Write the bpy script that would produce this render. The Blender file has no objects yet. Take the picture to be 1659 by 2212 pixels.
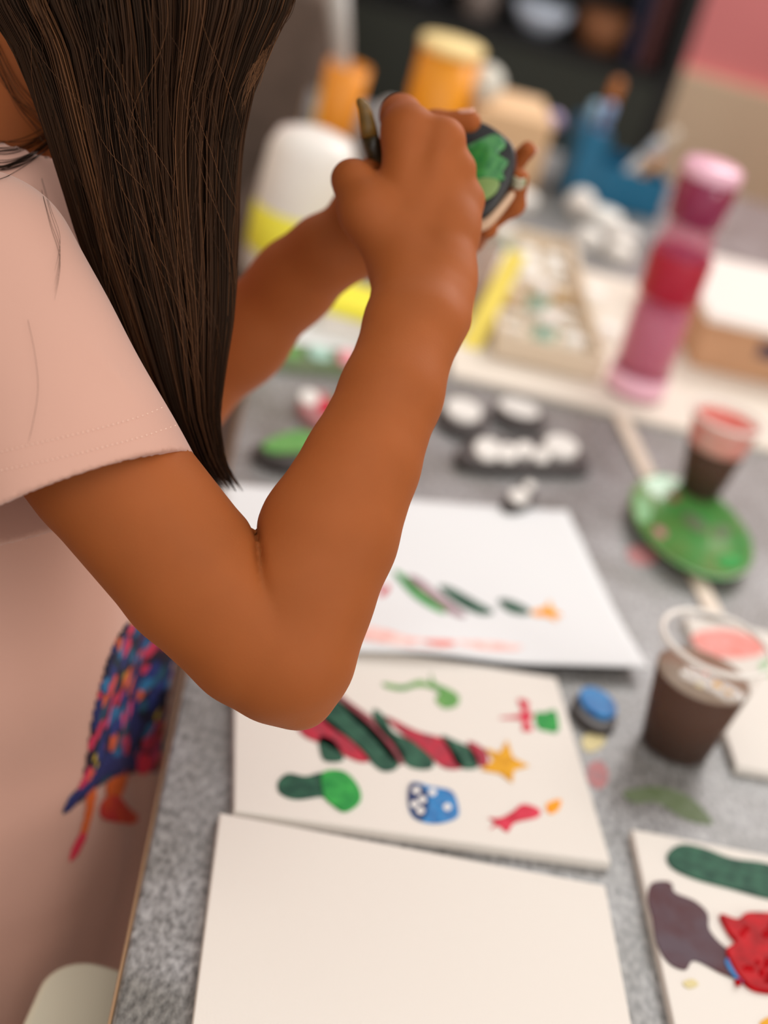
import bpy, bmesh, math, random
import numpy as np
from mathutils import Matrix, Vector

# ------------------------------------------------------------------ camera, light, exposure
sc = bpy.context.scene
FPX = 3400.0
TH, PH = math.radians(28), math.radians(16)
CAM = np.array([0, 0, 1.41])
fw = np.array([0, math.cos(TH), -math.sin(TH)])
r0 = np.array([1.0, 0, 0]); u0 = np.array([0, math.sin(TH), math.cos(TH)])
RT = math.cos(PH)*r0 + math.sin(PH)*u0
UP = -math.sin(PH)*r0 + math.cos(PH)*u0
cd = bpy.data.cameras.new('camera'); cam = bpy.data.objects.new('camera', cd)
sc.collection.objects.link(cam); sc.camera = cam
cd.sensor_fit = 'VERTICAL'; cd.sensor_height = 36; cd.sensor_width = 27
cd.lens = 36*FPX/2212; cd.clip_start = .05
cd.dof.use_dof = True; cd.dof.focus_distance = .80; cd.dof.aperture_fstop = 3.1
m = Matrix([[RT[0], UP[0], -fw[0], CAM[0]], [RT[1], UP[1], -fw[1], CAM[1]], [RT[2], UP[2], -fw[2], CAM[2]], [0, 0, 0, 1]])
cam.matrix_world = m

w = bpy.data.worlds.new('world'); sc.world = w; w.use_nodes = True
w.node_tree.nodes['Background'].inputs[0].default_value = (1.0, .97, .94, 1)
w.node_tree.nodes['Background'].inputs[1].default_value = .82
def area(name, loc, target, size, power, col=(1, 1, 1)):
    l = bpy.data.lights.new(name, 'AREA'); l.shape = 'RECTANGLE'; l.size, l.size_y = size; l.energy = power; l.color = col
    o = bpy.data.objects.new(name, l); sc.collection.objects.link(o); o.location = loc
    o.rotation_euler = (Vector(target)-Vector(loc)).to_track_quat('-Z', 'Y').to_euler()
area('window_light', (1.1, 3.1, 2.5), (.1, 1.3, .75), (1.6, 1.1), 36, (1, .985, .96))
area('ceiling_light', (.3, -.2, 2.6), (-.1, .8, .9), (1.0, 1.0), 9, (1, .94, .88))
area('side_fill_light', (1.9, -.2, 1.5), (-.1, .95, 1.0), (1.0, .9), 11, (1, .97, .93))  # unseen fill added from the camera side to brighten the left arm
sc.view_settings.view_transform = 'Standard'; sc.view_settings.look = 'None'
sc.view_settings.gamma = 1; sc.view_settings.use_curve_mapping = False
sc.view_settings.exposure = .08

# ------------------------------------------------------------------ helpers
C = sc.collection
TZ = .75                                                  # table top height
def pt(x, y, D): return CAM + D*(fw + RT*(x-829.5)/FPX - UP*(y-1106)/FPX)
def at(x, y, z=TZ):
    d = pt(x, y, 1)-CAM
    return CAM + d*((z-CAM[2])/d[2])
def lin(c): return tuple(((v/255/12.92) if v/255 <= .04045 else ((v/255+.055)/1.055)**2.4) for v in c)
WORLD = {}
def org(o): return WORLD.get(o.name, np.zeros(3)) if o else np.zeros(3)
def link_mesh(name, V, Fs, mat, parent=None, base=None, smooth=True):
    V = np.asarray(V, float)
    if base is None: base = org(parent) if parent else np.array([(V[:, 0].min()+V[:, 0].max())/2, (V[:, 1].min()+V[:, 1].max())/2, V[:, 2].min()])
    me = bpy.data.meshes.new(name); me.from_pydata((V-base).tolist(), [], Fs if isinstance(Fs, list) else Fs.tolist()); me.update()
    if smooth: me.polygons.foreach_set('use_smooth', [True]*len(me.polygons))
    for mm in (mat if isinstance(mat, (list, tuple)) else [mat]): me.materials.append(mm)
    o = bpy.data.objects.new(name, me); C.objects.link(o)
    if parent: o.parent = parent; o.location = base-org(parent)
    else: o.location = base
    WORLD[o.name] = np.array(base)
    return o
def tag(o, label=None, cat=None, group=None, kind=None):
    if label: o['label'] = label
    if cat: o['category'] = cat
    if group: o['group'] = group
    if kind: o['kind'] = kind
    return o
def thing(name, loc, label, cat, group=None):
    o = bpy.data.objects.new(name, None); C.objects.link(o); o.location = loc; o.empty_display_size = .02
    WORLD[o.name] = np.array(loc, float); return tag(o, label, cat, group)
def copy_tree(o, loc, label=None, rot=None):
    r = o.copy(); C.objects.link(r); r.location = loc
    if rot is not None: r.rotation_euler = rot
    if label: r['label'] = label
    WORLD[r.name] = np.array(loc, float)
    for ch in list(o.children):
        c = ch.copy(); C.objects.link(c); c.parent = r
        for g in list(ch.children):
            d = g.copy(); C.objects.link(d); d.parent = c
    return r
def bevel(o, wd, seg=2):
    b = o.modifiers.new('bevel', 'BEVEL'); b.width = wd; b.segments = seg; b.limit_method = 'ANGLE'; b.angle_limit = .6
    return o
def subsurf(o, n=1):
    b = o.modifiers.new('sub', 'SUBSURF'); b.levels = n; b.render_levels = n; return o

def new_mat(name): 
    mt = bpy.data.materials.new(name); mt.use_nodes = True
    return mt, mt.node_tree, mt.node_tree.nodes['Principled BSDF']
def mat(name, col, rough=.5, metal=0, var=0, scale=20, bump=0, bscale=60, trans=0, sss=0, sssr=(1, .35, .2), spec=.5, coat=0, alpha=1, col2=None, sheen=0, lo=.35, hi=.65, detail=4):
    mt, nt, b = new_mat(name); c = lin(col)
    b.inputs['Base Color'].default_value = (*c, 1); b.inputs['Roughness'].default_value = rough
    b.inputs['Metallic'].default_value = metal; b.inputs['Transmission Weight'].default_value = trans
    b.inputs['Specular IOR Level'].default_value = spec; b.inputs['Coat Weight'].default_value = coat
    b.inputs['Sheen Weight'].default_value = sheen; b.inputs['Alpha'].default_value = alpha
    if trans: b.inputs['IOR'].default_value = 1.35
    if sss:
        b.inputs['Subsurface Weight'].default_value = sss; b.inputs['Subsurface Radius'].default_value = sssr
        b.inputs['Subsurface Scale'].default_value = .006
    tc = nt.nodes.new('ShaderNodeTexCoord')
    if var or col2:
        n = nt.nodes.new('ShaderNodeTexNoise'); n.inputs['Scale'].default_value = scale; n.inputs['Detail'].default_value = detail
        nt.links.new(tc.outputs['Object'], n.inputs['Vector'])
        r = nt.nodes.new('ShaderNodeValToRGB'); r.color_ramp.elements[0].position = lo; r.color_ramp.elements[1].position = hi
        a = lin(col2) if col2 else tuple(v*(1-var) for v in c); bb = c if col2 else tuple(min(1, v*(1+var)) for v in c)
        r.color_ramp.elements[0].color = (*a, 1); r.color_ramp.elements[1].color = (*bb, 1)
        nt.links.new(n.outputs['Fac'], r.inputs['Fac']); nt.links.new(r.outputs['Color'], b.inputs['Base Color'])
    if bump:
        n = nt.nodes.new('ShaderNodeTexNoise'); n.inputs['Scale'].default_value = bscale; n.inputs['Detail'].default_value = 3
        nt.links.new(tc.outputs['Object'], n.inputs['Vector'])
        bp = nt.nodes.new('ShaderNodeBump'); bp.inputs['Strength'].default_value = bump; bp.inputs['Distance'].default_value = .002
        nt.links.new(n.outputs['Fac'], bp.inputs['Height']); nt.links.new(bp.outputs['Normal'], b.inputs['Normal'])
    return mt

def catmull(P, n=6, closed=True):
    P = np.asarray(P, float); N = len(P); out = []
    rng = range(N) if closed else range(N-1)
    for i in rng:
        g = (lambda k: P[k % N]) if closed else (lambda k: P[min(max(k, 0), N-1)])
        p0, p1, p2, p3 = g(i-1), g(i), g(i+1), g(i+2)
        for t in np.arange(n)/n:
            out.append(.5*((2*p1)+(-p0+p2)*t+(2*p0-5*p1+4*p2-p3)*t*t+(-p0+3*p1-3*p2+p3)*t**3))
    if not closed: out.append(P[-1])
    return np.array(out)
def slab(P, z0, z1, dome=0.0):
    """vertical slab from a closed world outline P (n,2) with a rounded top rim"""
    P = np.asarray(P)[:, :2]; n = len(P); c = P.mean(0)
    area2 = np.sum(P[:, 0]*np.roll(P[:, 1], -1)-np.roll(P[:, 0], -1)*P[:, 1])
    if area2 < 0: P = P[::-1]
    t = np.roll(P, -1, 0)-np.roll(P, 1, 0); t /= np.linalg.norm(t, axis=1)[:, None]+1e-9
    nin = np.stack([-t[:, 1], t[:, 0]], 1)
    V = []; hh = z1-z0; ins = min(hh*.45, .0012) if not dome else dome
    rings = [(0, z0), (0, z1-ins*.9 if hh > ins else z0+hh*.3), (ins*.35, z1-ins*.3 if hh > ins else z0+hh*.75), (ins, z1)]
    for off, z in rings: V += [(*p, z) for p in (P+nin*off)]
    Fs = [list(range(n))[::-1]]
    for k in range(len(rings)-1):
        for i in range(n): j = (i+1) % n; Fs.append([k*n+i, k*n+j, (k+1)*n+j, (k+1)*n+i])
    k = len(rings)-1; Fs.append([k*n+i for i in range(n)])
    return V, Fs
def paint(name, px, z, mt, parent, h=.0006, label=None, n=5, closed=True):
    P = np.array([at(x, y, z) for x, y in catmull(px, n)])
    V, Fs = slab(P, z+.0002, z+.0002+h)
    o = link_mesh(name, V, Fs, mt, parent, smooth=False)
    if label: o['label'] = label
    return o
def rect(c0, ang, wd, dp):
    """corners of a rectangle: c0 = far-left corner, ang = direction of its width"""
    ex = np.array([math.cos(ang), math.sin(ang)]); ey = np.array([-math.sin(ang), math.cos(ang)])
    c0 = np.asarray(c0)[:2]
    return np.array([c0-ey*dp, c0-ey*dp+ex*wd, c0+ex*wd, c0])
def box_geo(cx, cy, z0, sx, sy, sz, ang=0):
    V = []; ca, sa = math.cos(ang), math.sin(ang)
    for z in (z0, z0+sz):
        for a, b in ((-1, -1), (1, -1), (1, 1), (-1, 1)):
            x, y = a*sx/2, b*sy/2; V.append((cx+x*ca-y*sa, cy+x*sa+y*ca, z))
    return V, [[3, 2, 1, 0], [4, 5, 6, 7], [0, 1, 5, 4], [1, 2, 6, 5], [2, 3, 7, 6], [3, 0, 4, 7]]
def join(*gs):
    V = []; Fs = []
    for v, f in gs:
        o = len(V); V += [tuple(p) for p in v]; Fs += [[i+o for i in q] for q in f]
    return V, Fs
def lathe(prof, c, seg=40, cap0=True, cap1=True, closed=False, axis=None):
    V = []; Fs = []; n = len(prof); M = None
    if axis is not None: M = np.array(Vector((0, 0, 1)).rotation_difference(Vector(axis)).to_matrix())
    for r, z in prof:
        for k in range(seg):
            a = 2*math.pi*k/seg; p = np.array([r*math.cos(a), r*math.sin(a), z])
            if M is not None: p = M@p
            V.append(tuple(p+np.asarray(c)))
    rng = n if closed else n-1
    for i in range(rng):
        i2 = (i+1) % n
        for k in range(seg): k2 = (k+1) % seg; Fs.append([i*seg+k, i*seg+k2, i2*seg+k2, i2*seg+k])
    if not closed:
        if cap0: Fs.append(list(range(seg))[::-1])
        if cap1: Fs.append([(n-1)*seg+k for k in range(seg)])
    return V, Fs
def tube(P, Rr, seg=10):
    P = np.asarray(P, float); n = len(P); V = []; Fs = []
    Rr = np.broadcast_to(np.asarray(Rr, float), (n,)) if np.ndim(Rr) else np.full(n, Rr)
    ref = np.array([.3, .2, .9]); 
    for i in range(n):
        t = P[min(i+1, n-1)]-P[max(i-1, 0)]; t /= np.linalg.norm(t)+1e-12
        a = np.cross(t, ref); a /= np.linalg.norm(a)+1e-12; b = np.cross(t, a)
        for k in range(seg):
            q = 2*math.pi*k/seg; V.append(tuple(P[i]+Rr[i]*(math.cos(q)*a+math.sin(q)*b)))
    for i in range(n-1):
        for k in range(seg): k2 = (k+1) % seg; Fs.append([i*seg+k, i*seg+k2, (i+1)*seg+k2, (i+1)*seg+k])
    Fs.append(list(range(seg))[::-1]); Fs.append([(n-1)*seg+k for k in range(seg)])
    return V, Fs

# ------------------------------------------------------------------ implicit surfaces for bodies and cloth
def sdcone(p, a, b, r1, r2):
    a = np.asarray(a, float); b = np.asarray(b, float); ba = b-a; l2 = ba@ba
    if l2 < 1e-10: return np.linalg.norm(p-a, axis=1)-max(r1, r2)
    rr = r1-r2; a2 = l2-rr*rr
    if a2 <= 0: return np.linalg.norm(p-(a if r1 > r2 else b), axis=1)-max(r1, r2)
    il2 = 1/l2; pa = p-a; y = pa@ba; z = y-l2
    q = pa*l2-y[:, None]*ba; x2 = np.einsum('ij,ij->i', q, q); y2 = y*y*l2; z2 = z*z*l2
    k = np.sign(rr)*rr*rr*x2
    d = (np.sqrt(x2*a2*il2)+y*rr)*il2-r1
    m1 = np.sign(z)*a2*z2 > k; m2 = np.sign(y)*a2*y2 < k
    d = np.where(m2, np.sqrt(x2+y2)*il2-r1, d); d = np.where(m1, np.sqrt(x2+z2)*il2-r2, d)
    return d
def smin(a, b, k):
    h = np.maximum(k-np.abs(a-b), 0)/k
    return np.minimum(a, b)-h*h*k*.25
class Grp:
    """smooth union of round cones; segs = (a, b, ra, rb, k)"""
    def __init__(s, segs, scale=None, post=None):
        s.segs = segs; s.scale = scale; s.post = post
        P = np.array([q for g in segs for q in (g[0], g[1])]); Rm = max(max(g[2], g[3]) for g in segs)
        if scale is not None: Rm = Rm/min(scale[1])
        s.c = (P.min(0)+P.max(0))/2; s.r = np.linalg.norm(P-s.c, axis=1).max()+Rm
    def __call__(s, p):
        dc = np.linalg.norm(p-s.c, axis=1)-s.r
        out = np.maximum(dc, .03).copy(); mk = dc < .04
        if mk.any():
            q = p[mk]; q0 = q
            if s.scale is not None: q = (q-s.scale[0])*s.scale[1]+s.scale[0]
            d = None
            for a, b, ra, rb, k in s.segs:
                e = sdcone(q, a, b, ra, rb); d = e if d is None else smin(d, e, k)
            if s.post: d = s.post(q0, d)
            out[mk] = d
        return out
def polygonise(fn, lo, hi, h, refine=True):
    S = 32; lo = np.asarray(lo); hi = np.asarray(hi)
    n = np.ceil((hi-lo)/(h*S)).astype(int)
    g = np.stack(np.meshgrid(*[np.arange(k) for k in n], indexing='ij'), -1).reshape(-1, 3)*S
    s = S
    while True:
        c = lo+(g+s/2)*h
        d = fn(c); g = g[np.abs(d) < .87*s*h*1.25+.0015]
        if s == 1: break
        s //= 2
        off = np.array([[i, j, k] for i in (0, 1) for j in (0, 1) for k in (0, 1)])*s
        g = (g[:, None, :]+off[None]).reshape(-1, 3)
    M = 1 << 20
    key = lambda a: (a[:, 0].astype(np.int64)*M+a[:, 1])*M+a[:, 2]
    co = np.array([[i, j, k] for i in (0, 1) for j in (0, 1) for k in (0, 1)])
    allc = (g[:, None, :]+co[None]).reshape(-1, 3)
    kk, ui, inv = np.unique(key(allc), return_index=True, return_inverse=True)
    dv = fn(lo+allc[ui]*h)[inv].reshape(-1, 8)
    act = (dv < 0).any(1) & (dv >= 0).any(1)
    g = g[act]; dv = dv[act]
    acc = np.zeros((len(g), 3)); cnt = np.zeros(len(g))
    E_ = [(a, b) for a in range(8) for b in range(a+1, 8) if bin(a ^ b).count('1') == 1]
    for a, b in E_:
        da, db = dv[:, a], dv[:, b]; x = (da < 0) != (db < 0)
        t = np.where(x, da/np.where(x, da-db, 1), 0)
        acc += np.where(x[:, None], co[a]+(co[b]-co[a])*t[:, None], 0); cnt += x
    V = lo+(g+acc/cnt[:, None])*h
    ck = key(g); order = np.argsort(ck); cs = ck[order]
    def look(c):
        k = key(c); i = np.searchsorted(cs, k); i = np.minimum(i, len(cs)-1)
        return np.where(cs[i] == k, order[i], -1)
    quads = []
    ix = {0: 4, 1: 2, 2: 1}
    for ax in range(3):
        b_, c_ = (ax+1) % 3, (ax+2) % 3
        s0 = dv[:, 0] < 0; s1 = dv[:, ix[ax]] < 0
        eb = np.zeros(3, int); eb[b_] = 1; ec = np.zeros(3, int); ec[c_] = 1
        x = np.nonzero(s0 != s1)[0]
        q = np.stack([x, look(g[x]-eb), look(g[x]-eb-ec), look(g[x]-ec)], 1)
        flip = ~s0[x]; q[flip] = q[flip][:, ::-1]
        quads.append(q[(q >= 0).all(1)])
    Q = np.concatenate(quads)
    if refine:
        e = h*.25; d = fn(V); G = np.zeros_like(V)
        for ax in range(3):
            o = np.zeros(3); o[ax] = e; G[:, ax] = (fn(V+o)-fn(V-o))/(2*e)
        nn = np.einsum('ij,ij->i', G, G); G /= np.maximum(nn, .3)[:, None]
        V = V-np.clip(d, -h*.5, h*.5)[:, None]*G
    return V, Q
def march(fn, x, y, t0=.6, t1=1.5):
    """hit points of sight lines through photograph points on an implicit surface"""
    d = np.array([pt(a, b, 1)-CAM for a, b in zip(x, y)]); t = np.full(len(d), t0)
    for _ in range(90): t = np.minimum(t+fn(CAM+d*t[:, None])*.6, t1)
    return CAM+d*t[:, None], d

# ------------------------------------------------------------------ materials
M = {}
def table_material():
    mt, nt, b = new_mat('grey_mottled_table'); tc = nt.nodes.new('ShaderNodeTexCoord')
    def noise(s, d, lo, hi, ca, cb, st=(1, 1, 1)):
        mp = nt.nodes.new('ShaderNodeMapping'); mp.inputs['Scale'].default_value = st
        nt.links.new(tc.outputs['Object'], mp.inputs['Vector'])
        n = nt.nodes.new('ShaderNodeTexNoise'); n.inputs['Scale'].default_value = s; n.inputs['Detail'].default_value = d
        nt.links.new(mp.outputs[0], n.inputs['Vector'])
        r = nt.nodes.new('ShaderNodeValToRGB'); r.color_ramp.elements[0].position = lo; r.color_ramp.elements[1].position = hi
        r.color_ramp.elements[0].color = (*lin(ca), 1); r.color_ramp.elements[1].color = (*lin(cb), 1)
        nt.links.new(n.outputs['Fac'], r.inputs['Fac']); return r, n
    r1, n1 = noise(260, 6, .30, .70, (98, 97, 97), (184, 183, 184), (1, .5, 1))
    r2, n2 = noise(14, 5, .35, .7, (190, 188, 180), (255, 255, 255))
    mx = nt.nodes.new('ShaderNodeMixRGB'); mx.blend_type = 'MULTIPLY'; mx.inputs[0].default_value = 1
    nt.links.new(r1.outputs[0], mx.inputs[1]); nt.links.new(r2.outputs[0], mx.inputs[2])
    nt.links.new(mx.outputs[0], b.inputs['Base Color']); b.inputs['Roughness'].default_value = .36
    bp = nt.nodes.new('ShaderNodeBump'); bp.inputs['Strength'].default_value = .3; bp.inputs['Distance'].default_value = .001
    nt.links.new(n1.outputs['Fac'], bp.inputs['Height']); nt.links.new(bp.outputs[0], b.inputs['Normal'])
    return mt
M['table'] = table_material()
M['edge'] = mat('tan_edge_band', (176, 140, 104), .5)
M['skin'] = mat('skin', (155, 84, 38), .62, sss=.25, var=.05, scale=22, bump=.06, bscale=700, spec=.2)
M['shirt'] = mat('pink_cotton', (200, 155, 138), .9, var=.02, scale=8, bump=.10, bscale=1500, sheen=.25, spec=.15)
M['thread'] = mat('pale_pink_thread', (240, 205, 186), .8)
M['card'] = mat('cream_canvas_board', (226, 219, 210), .75, bump=.15, bscale=900)
M['paper'] = mat('white_paper', (230, 231, 232), .8, spec=.2)
M['cream'] = mat('cream_board', (228, 217, 203), .8)
M['pcream'] = mat('pale_plaster', (244, 240, 232), .45, var=.03, scale=30)
M['kraft'] = mat('brown_cardboard', (196, 152, 116), .85, var=.04, scale=40)
M['peach'] = mat('peach_cardboard', (226, 188, 146), .85)
M['white'] = mat('white_plastic', (238, 232, 224), .35)
M['yellow'] = mat('yellow_plastic', (246, 236, 70), .4)
M['yellow2'] = mat('yellow_wood', (240, 216, 90), .5)
M['amber'] = mat('amber_plastic', (236, 150, 0), .35)
M['palelid'] = mat('pale_yellow_lid', (252, 226, 160), .5)
M['orange'] = mat('orange_plastic', (240, 150, 36), .4)
M['steel'] = mat('grey_plastic', (176, 170, 164), .35)
M['teal'] = mat('teal_blue_plastic', (12, 104, 142), .4)
M['black'] = mat('black_painted', (24, 23, 24), .35)
M['dark'] = mat('dark_grey_black', (16, 16, 17), .5)
M['olive'] = mat('dark_olive_board', (44, 48, 40), .6)
M['floor'] = mat('floor_brown', (120, 96, 84), .6, var=.1, scale=5)
M['pinkwall'] = mat('pink_wall', (240, 144, 144), .85)
M['beige'] = mat('beige_panel', (232, 206, 174), .8)
M['stone'] = mat('dark_slate', (52, 46, 44), .45, var=.15, scale=60)
def P_(n, c, c2=None, **k):
    k.setdefault('rough', .5); M[n] = mat('paint_'+n, c, col2=c2, scale=k.pop('scale', 110), bump=k.pop('bump', .4), bscale=160, spec=k.pop('spec', .1), **k)
P_('dgreen', (52, 98, 76), (30, 68, 54)); P_('green', (60, 168, 76), (34, 132, 62)); P_('sgreen', (86, 148, 76), (120, 168, 96))
P_('red', (190, 44, 64), (150, 52, 66)); P_('hotred', (186, 6, 20), (150, 0, 10), rough=.4, bump=.3, spec=.06)
P_('crim', (222, 60, 84), (190, 40, 60)); P_('wine', (150, 66, 76), (128, 84, 84))
P_('gold', (230, 168, 34), (206, 144, 24)); P_('oran', (250, 172, 20), (240, 140, 20)); P_('blue', (44, 134, 196), (28, 96, 160), rough=.3)
P_('pwhite', (236, 232, 226)); P_('navy', (40, 56, 100)); P_('mauve', (172, 140, 148), (150, 120, 130))
P_('brown', (88, 72, 80), (82, 44, 46), scale=40); P_('wash', (244, 186, 178), (246, 222, 216), bump=.05); P_('coral', (238, 130, 118), (238, 164, 158), bump=.1)
P_('ltgreen', (150, 200, 150)); P_('mossy', (96, 110, 78), (112, 124, 98), bump=.1); P_('pale', (214, 200, 150)); P_('pinks', (196, 128, 128), (170, 130, 132), bump=.1)
P_('mint', (170, 206, 192)); P_('pink', (228, 150, 158))

# ------------------------------------------------------------------ room
def struct(name, g, mt): o = link_mesh(name, g[0], g[1], mt, smooth=False); o['kind'] = 'structure'; return o
struct('floor', box_geo(.3, 1.6, -.05, 5.6, 6.4, .05), M['floor'])
BWY = 4.0
struct('wall_back', box_geo(.3, BWY+.05, 0, 5.6, .1, 2.6), M['pinkwall'])
struct('trim_1', box_geo(.3, BWY-.012, 0, 5.6, .024, .70), M['beige'])
struct('wall_left', box_geo(-2.55, 1.6, 0, .1, 4.7, 2.6), M['beige'])
struct('wall_right', box_geo(3.15, 1.6, 0, .1, 4.7, 2.6), M['beige'])

# ------------------------------------------------------------------ table
TA = math.radians(7.0)
ex = np.array([math.cos(TA), math.sin(TA)]); ey = np.array([-math.sin(TA), math.cos(TA)])
e0 = np.array([-.106, .923])                                   # a point of the left edge
def tp(u, v): return e0+ex*u+ey*v                               # table coordinates: u into the table, v along it
tc_ = tp(.62, .46)
tb = thing('table', (tc_[0], tc_[1], 0), 'long table with a mottled grey top that the papers, cups and craft supplies stand on', 'table')
o = link_mesh('tabletop', *box_geo(*tp(.62, .46), TZ-.028, 1.236, 2.48, .028, TA), M['table'], tb, smooth=False); bevel(o, .002)
g = []
g.append(box_geo(*tp(.0008, .46), TZ-.028, .0016, 2.4832, .0245, TA)); g.append(box_geo(*tp(1.2392, .46), TZ-.028, .0016, 2.4832, .0245, TA))
link_mesh('edge_band', *join(*g), M['edge'], tb, smooth=False)
for u, v in ((.22, -.6), (1.14, -.6), (.22, 1.5), (1.14, 1.5)):
    o = link_mesh('leg', *box_geo(*tp(u, v), 0, .05, .05, TZ-.028, TA), M['dark'], tb, smooth=False); bevel(o, .004)
def stain(px, mt, label=None): paint('paint_stain', px, TZ, M[mt], tb, .00025, label)
stain([(1355, 1185), (1400, 1180), (1425, 1200), (1400, 1222), (1365, 1215)], 'pinks', 'faint pink stain')
stain([(1262, 1590), (1300, 1585), (1305, 1608), (1275, 1625), (1258, 1612)], 'pale', 'yellow stain')
stain([(1270, 1655), (1300, 1645), (1315, 1680), (1295, 1705), (1272, 1690)], 'pinks', 'dull magenta stain')
stain([(1345, 1712), (1400, 1700), (1450, 1705), (1500, 1730), (1540, 1780), (1480, 1770), (1420, 1735), (1370, 1735)], 'mossy', 'smeared green stain')

# ------------------------------------------------------------------ boards and paper on the table
BT = .0075
def board(c0, ang, wd, dp, th, mt, name, label, cat, z=TZ, group=None):
    o = link_mesh(name, *slab(rect(c0, ang, wd, dp), z+.0003, z+th), mt, smooth=False)
    return tag(o, label, cat, group)
zc = TZ+BT
bA = board(at(475, 1755, zc), math.radians(8.1), .2555, .205, BT, M['card'], 'canvas_board', 'blank cream canvas board nearest the camera at the table edge', 'canvas board')
a = at(506, 1750, zc); b = at(1315, 1862, zc); ang = math.atan2(b[1]-a[1], b[0]-a[0]); dp = .208
c0 = a[:2]+dp*np.array([-math.sin(ang), math.cos(ang)])
bB = board(c0, ang, .2545, dp, BT, M['card'], 'canvas_board', 'cream canvas board painted with a striped tree and gold star, below the elbow', 'canvas board')
bC = board(at(1365, 1790, zc), math.radians(8.0), .2545, .205, BT, M['card'], 'canvas_board', 'cream canvas board with a dark green stroke and thick glossy red paint, at bottom right', 'canvas board')
for nm, px, mt in [
    ('painted_tree_base', [(642, 1560), (690, 1545), (760, 1600), (800, 1640), (770, 1645), (700, 1610), (655, 1590)], 'red'),
    ('painted_stripe', [(690, 1592), (722, 1602), (742, 1642), (702, 1645), (690, 1620)], 'dgreen'),
    ('painted_stripe', [(688, 1520), (715, 1505), (775, 1545), (830, 1600), (862, 1652), (822, 1665), (760, 1605), (700, 1562)], 'dgreen'),
    ('painted_stripe', [(720, 1492), (760, 1520), (820, 1565), (868, 1620), (872, 1650), (848, 1645), (800, 1590), (740, 1530)], 'wine'),
    ('painted_stripe', [(806, 1533), (830, 1548), (850, 1582), (890, 1602), (934, 1640), (928, 1662), (880, 1655), (848, 1610), (812, 1570)], 'dgreen'),
    ('painted_stripe', [(832, 1548), (900, 1580), (960, 1598), (985, 1630), (1000, 1658), (960, 1660), (920, 1628), (870, 1588)], 'red'),
    ('painted_stripe', [(952, 1590), (985, 1602), (1022, 1622), (1032, 1658), (990, 1658), (968, 1622)], 'dgreen'),
    ('painted_stripe', [(1010, 1603), (1048, 1622), (1052, 1654), (1026, 1650)], 'red')]:
    paint(nm, px, zc, M[mt], bB)
P = np.array([at(x, y, zc) for x, y in [(1095, 1600), (1108, 1638), (1142, 1656), (1110, 1664), (1106, 1692), (1080, 1672), (1038, 1664), (1066, 1643), (1048, 1618), (1078, 1628)]])
link_mesh('painted_star', *slab(P, zc+.0002, zc+.0011), M['gold'], bB, smooth=False)['label'] = 'gold painted star'
paint('painted_blob', [(600, 1690), (622, 1672), (660, 1678), (700, 1672), (708, 1722), (690, 1722), (640, 1728), (605, 1715)], zc, M['dgreen'], bB, label='dark green blob')
paint('painted_blob', [(695, 1672), (740, 1668), (772, 1698), (778, 1732), (745, 1755), (715, 1738), (698, 1718)], zc, M['green'], bB, .0014, label='bright green blob')
paint('painted_jar', [(888, 1692), (930, 1700), (975, 1710), (990, 1745), (985, 1768), (940, 1780), (895, 1768), (881, 1735)], zc, M['blue'], bB, label='blue painted jar shape')
paint('painted_outline', [(886, 1694), (915, 1700), (925, 1735), (915, 1770), (896, 1766), (882, 1735)], zc+.0005, M['navy'], bB, .0004)
for x, y in ((899, 1708), (912, 1728), (895, 1738), (908, 1752), (934, 1712), (966, 1744)):
    paint('paint_dot', [(x-9, y), (x, y-8), (x+9, y), (x, y+8)], zc+.0007, M['pwhite'], bB, .0004)
paint('painted_candy', [(1055, 1768), (1080, 1768), (1105, 1755), (1130, 1738), (1165, 1750), (1160, 1766), (1112, 1778), (1096, 1798), (1075, 1785), (1058, 1792), (1068, 1778)], zc, M['crim'], bB)
paint('painted_tip', [(1180, 1738), (1210, 1728), (1206, 1750), (1186, 1758)], zc, M['oran'], bB)
paint('painted_sprig', [(828, 1476), (870, 1482), (905, 1470), (928, 1476), (930, 1455), (940, 1476), (975, 1492), (992, 1508), (985, 1526), (958, 1530), (940, 1512), (948, 1497), (925, 1486), (900, 1484), (870, 1492), (835, 1486)], zc, M['sgreen'], bB, label='thin green painted sprig')
paint('painted_bow', [(1118, 1512), (1142, 1518), (1140, 1536), (1152, 1546), (1142, 1560), (1150, 1578), (1128, 1578), (1126, 1556), (1078, 1552), (1126, 1542)], zc, M['crim'], bB)
paint('painted_square', [(1156, 1542), (1176, 1540), (1198, 1535), (1206, 1560), (1204, 1582), (1180, 1580), (1160, 1572)], zc, M['green'], bB)
paint('painted_stroke', [(1440, 1848), (1470, 1826), (1520, 1834), (1580, 1856), (1660, 1868), (1730, 1900), (1730, 1950), (1659, 1943), (1580, 1922), (1500, 1900), (1450, 1876)], zc, M['dgreen'], bC, .0012, label='thick dark green stroke')
paint('painted_patch', [(1405, 1912), (1430, 1905), (1450, 1910), (1458, 1930), (1500, 1948), (1528, 1975), (1532, 2010), (1562, 2045), (1602, 2070), (1640, 2105), (1620, 2125), (1560, 2105), (1500, 2076), (1480, 2096), (1445, 2082), (1418, 2040), (1408, 1985), (1398, 1945)], zc, M['brown'], bC, .001, label='muddy purple brown patch')
paint('painted_patch', [(1553, 1980), (1590, 1990), (1620, 1975), (1720, 1990), (1740, 2060), (1720, 2140), (1640, 2146), (1596, 2118), (1566, 2060), (1585, 2040), (1570, 2018)], zc, M['hotred'], bC, .003, label='thick glossy red paint')
rs = np.random.RandomState(4)
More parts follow.
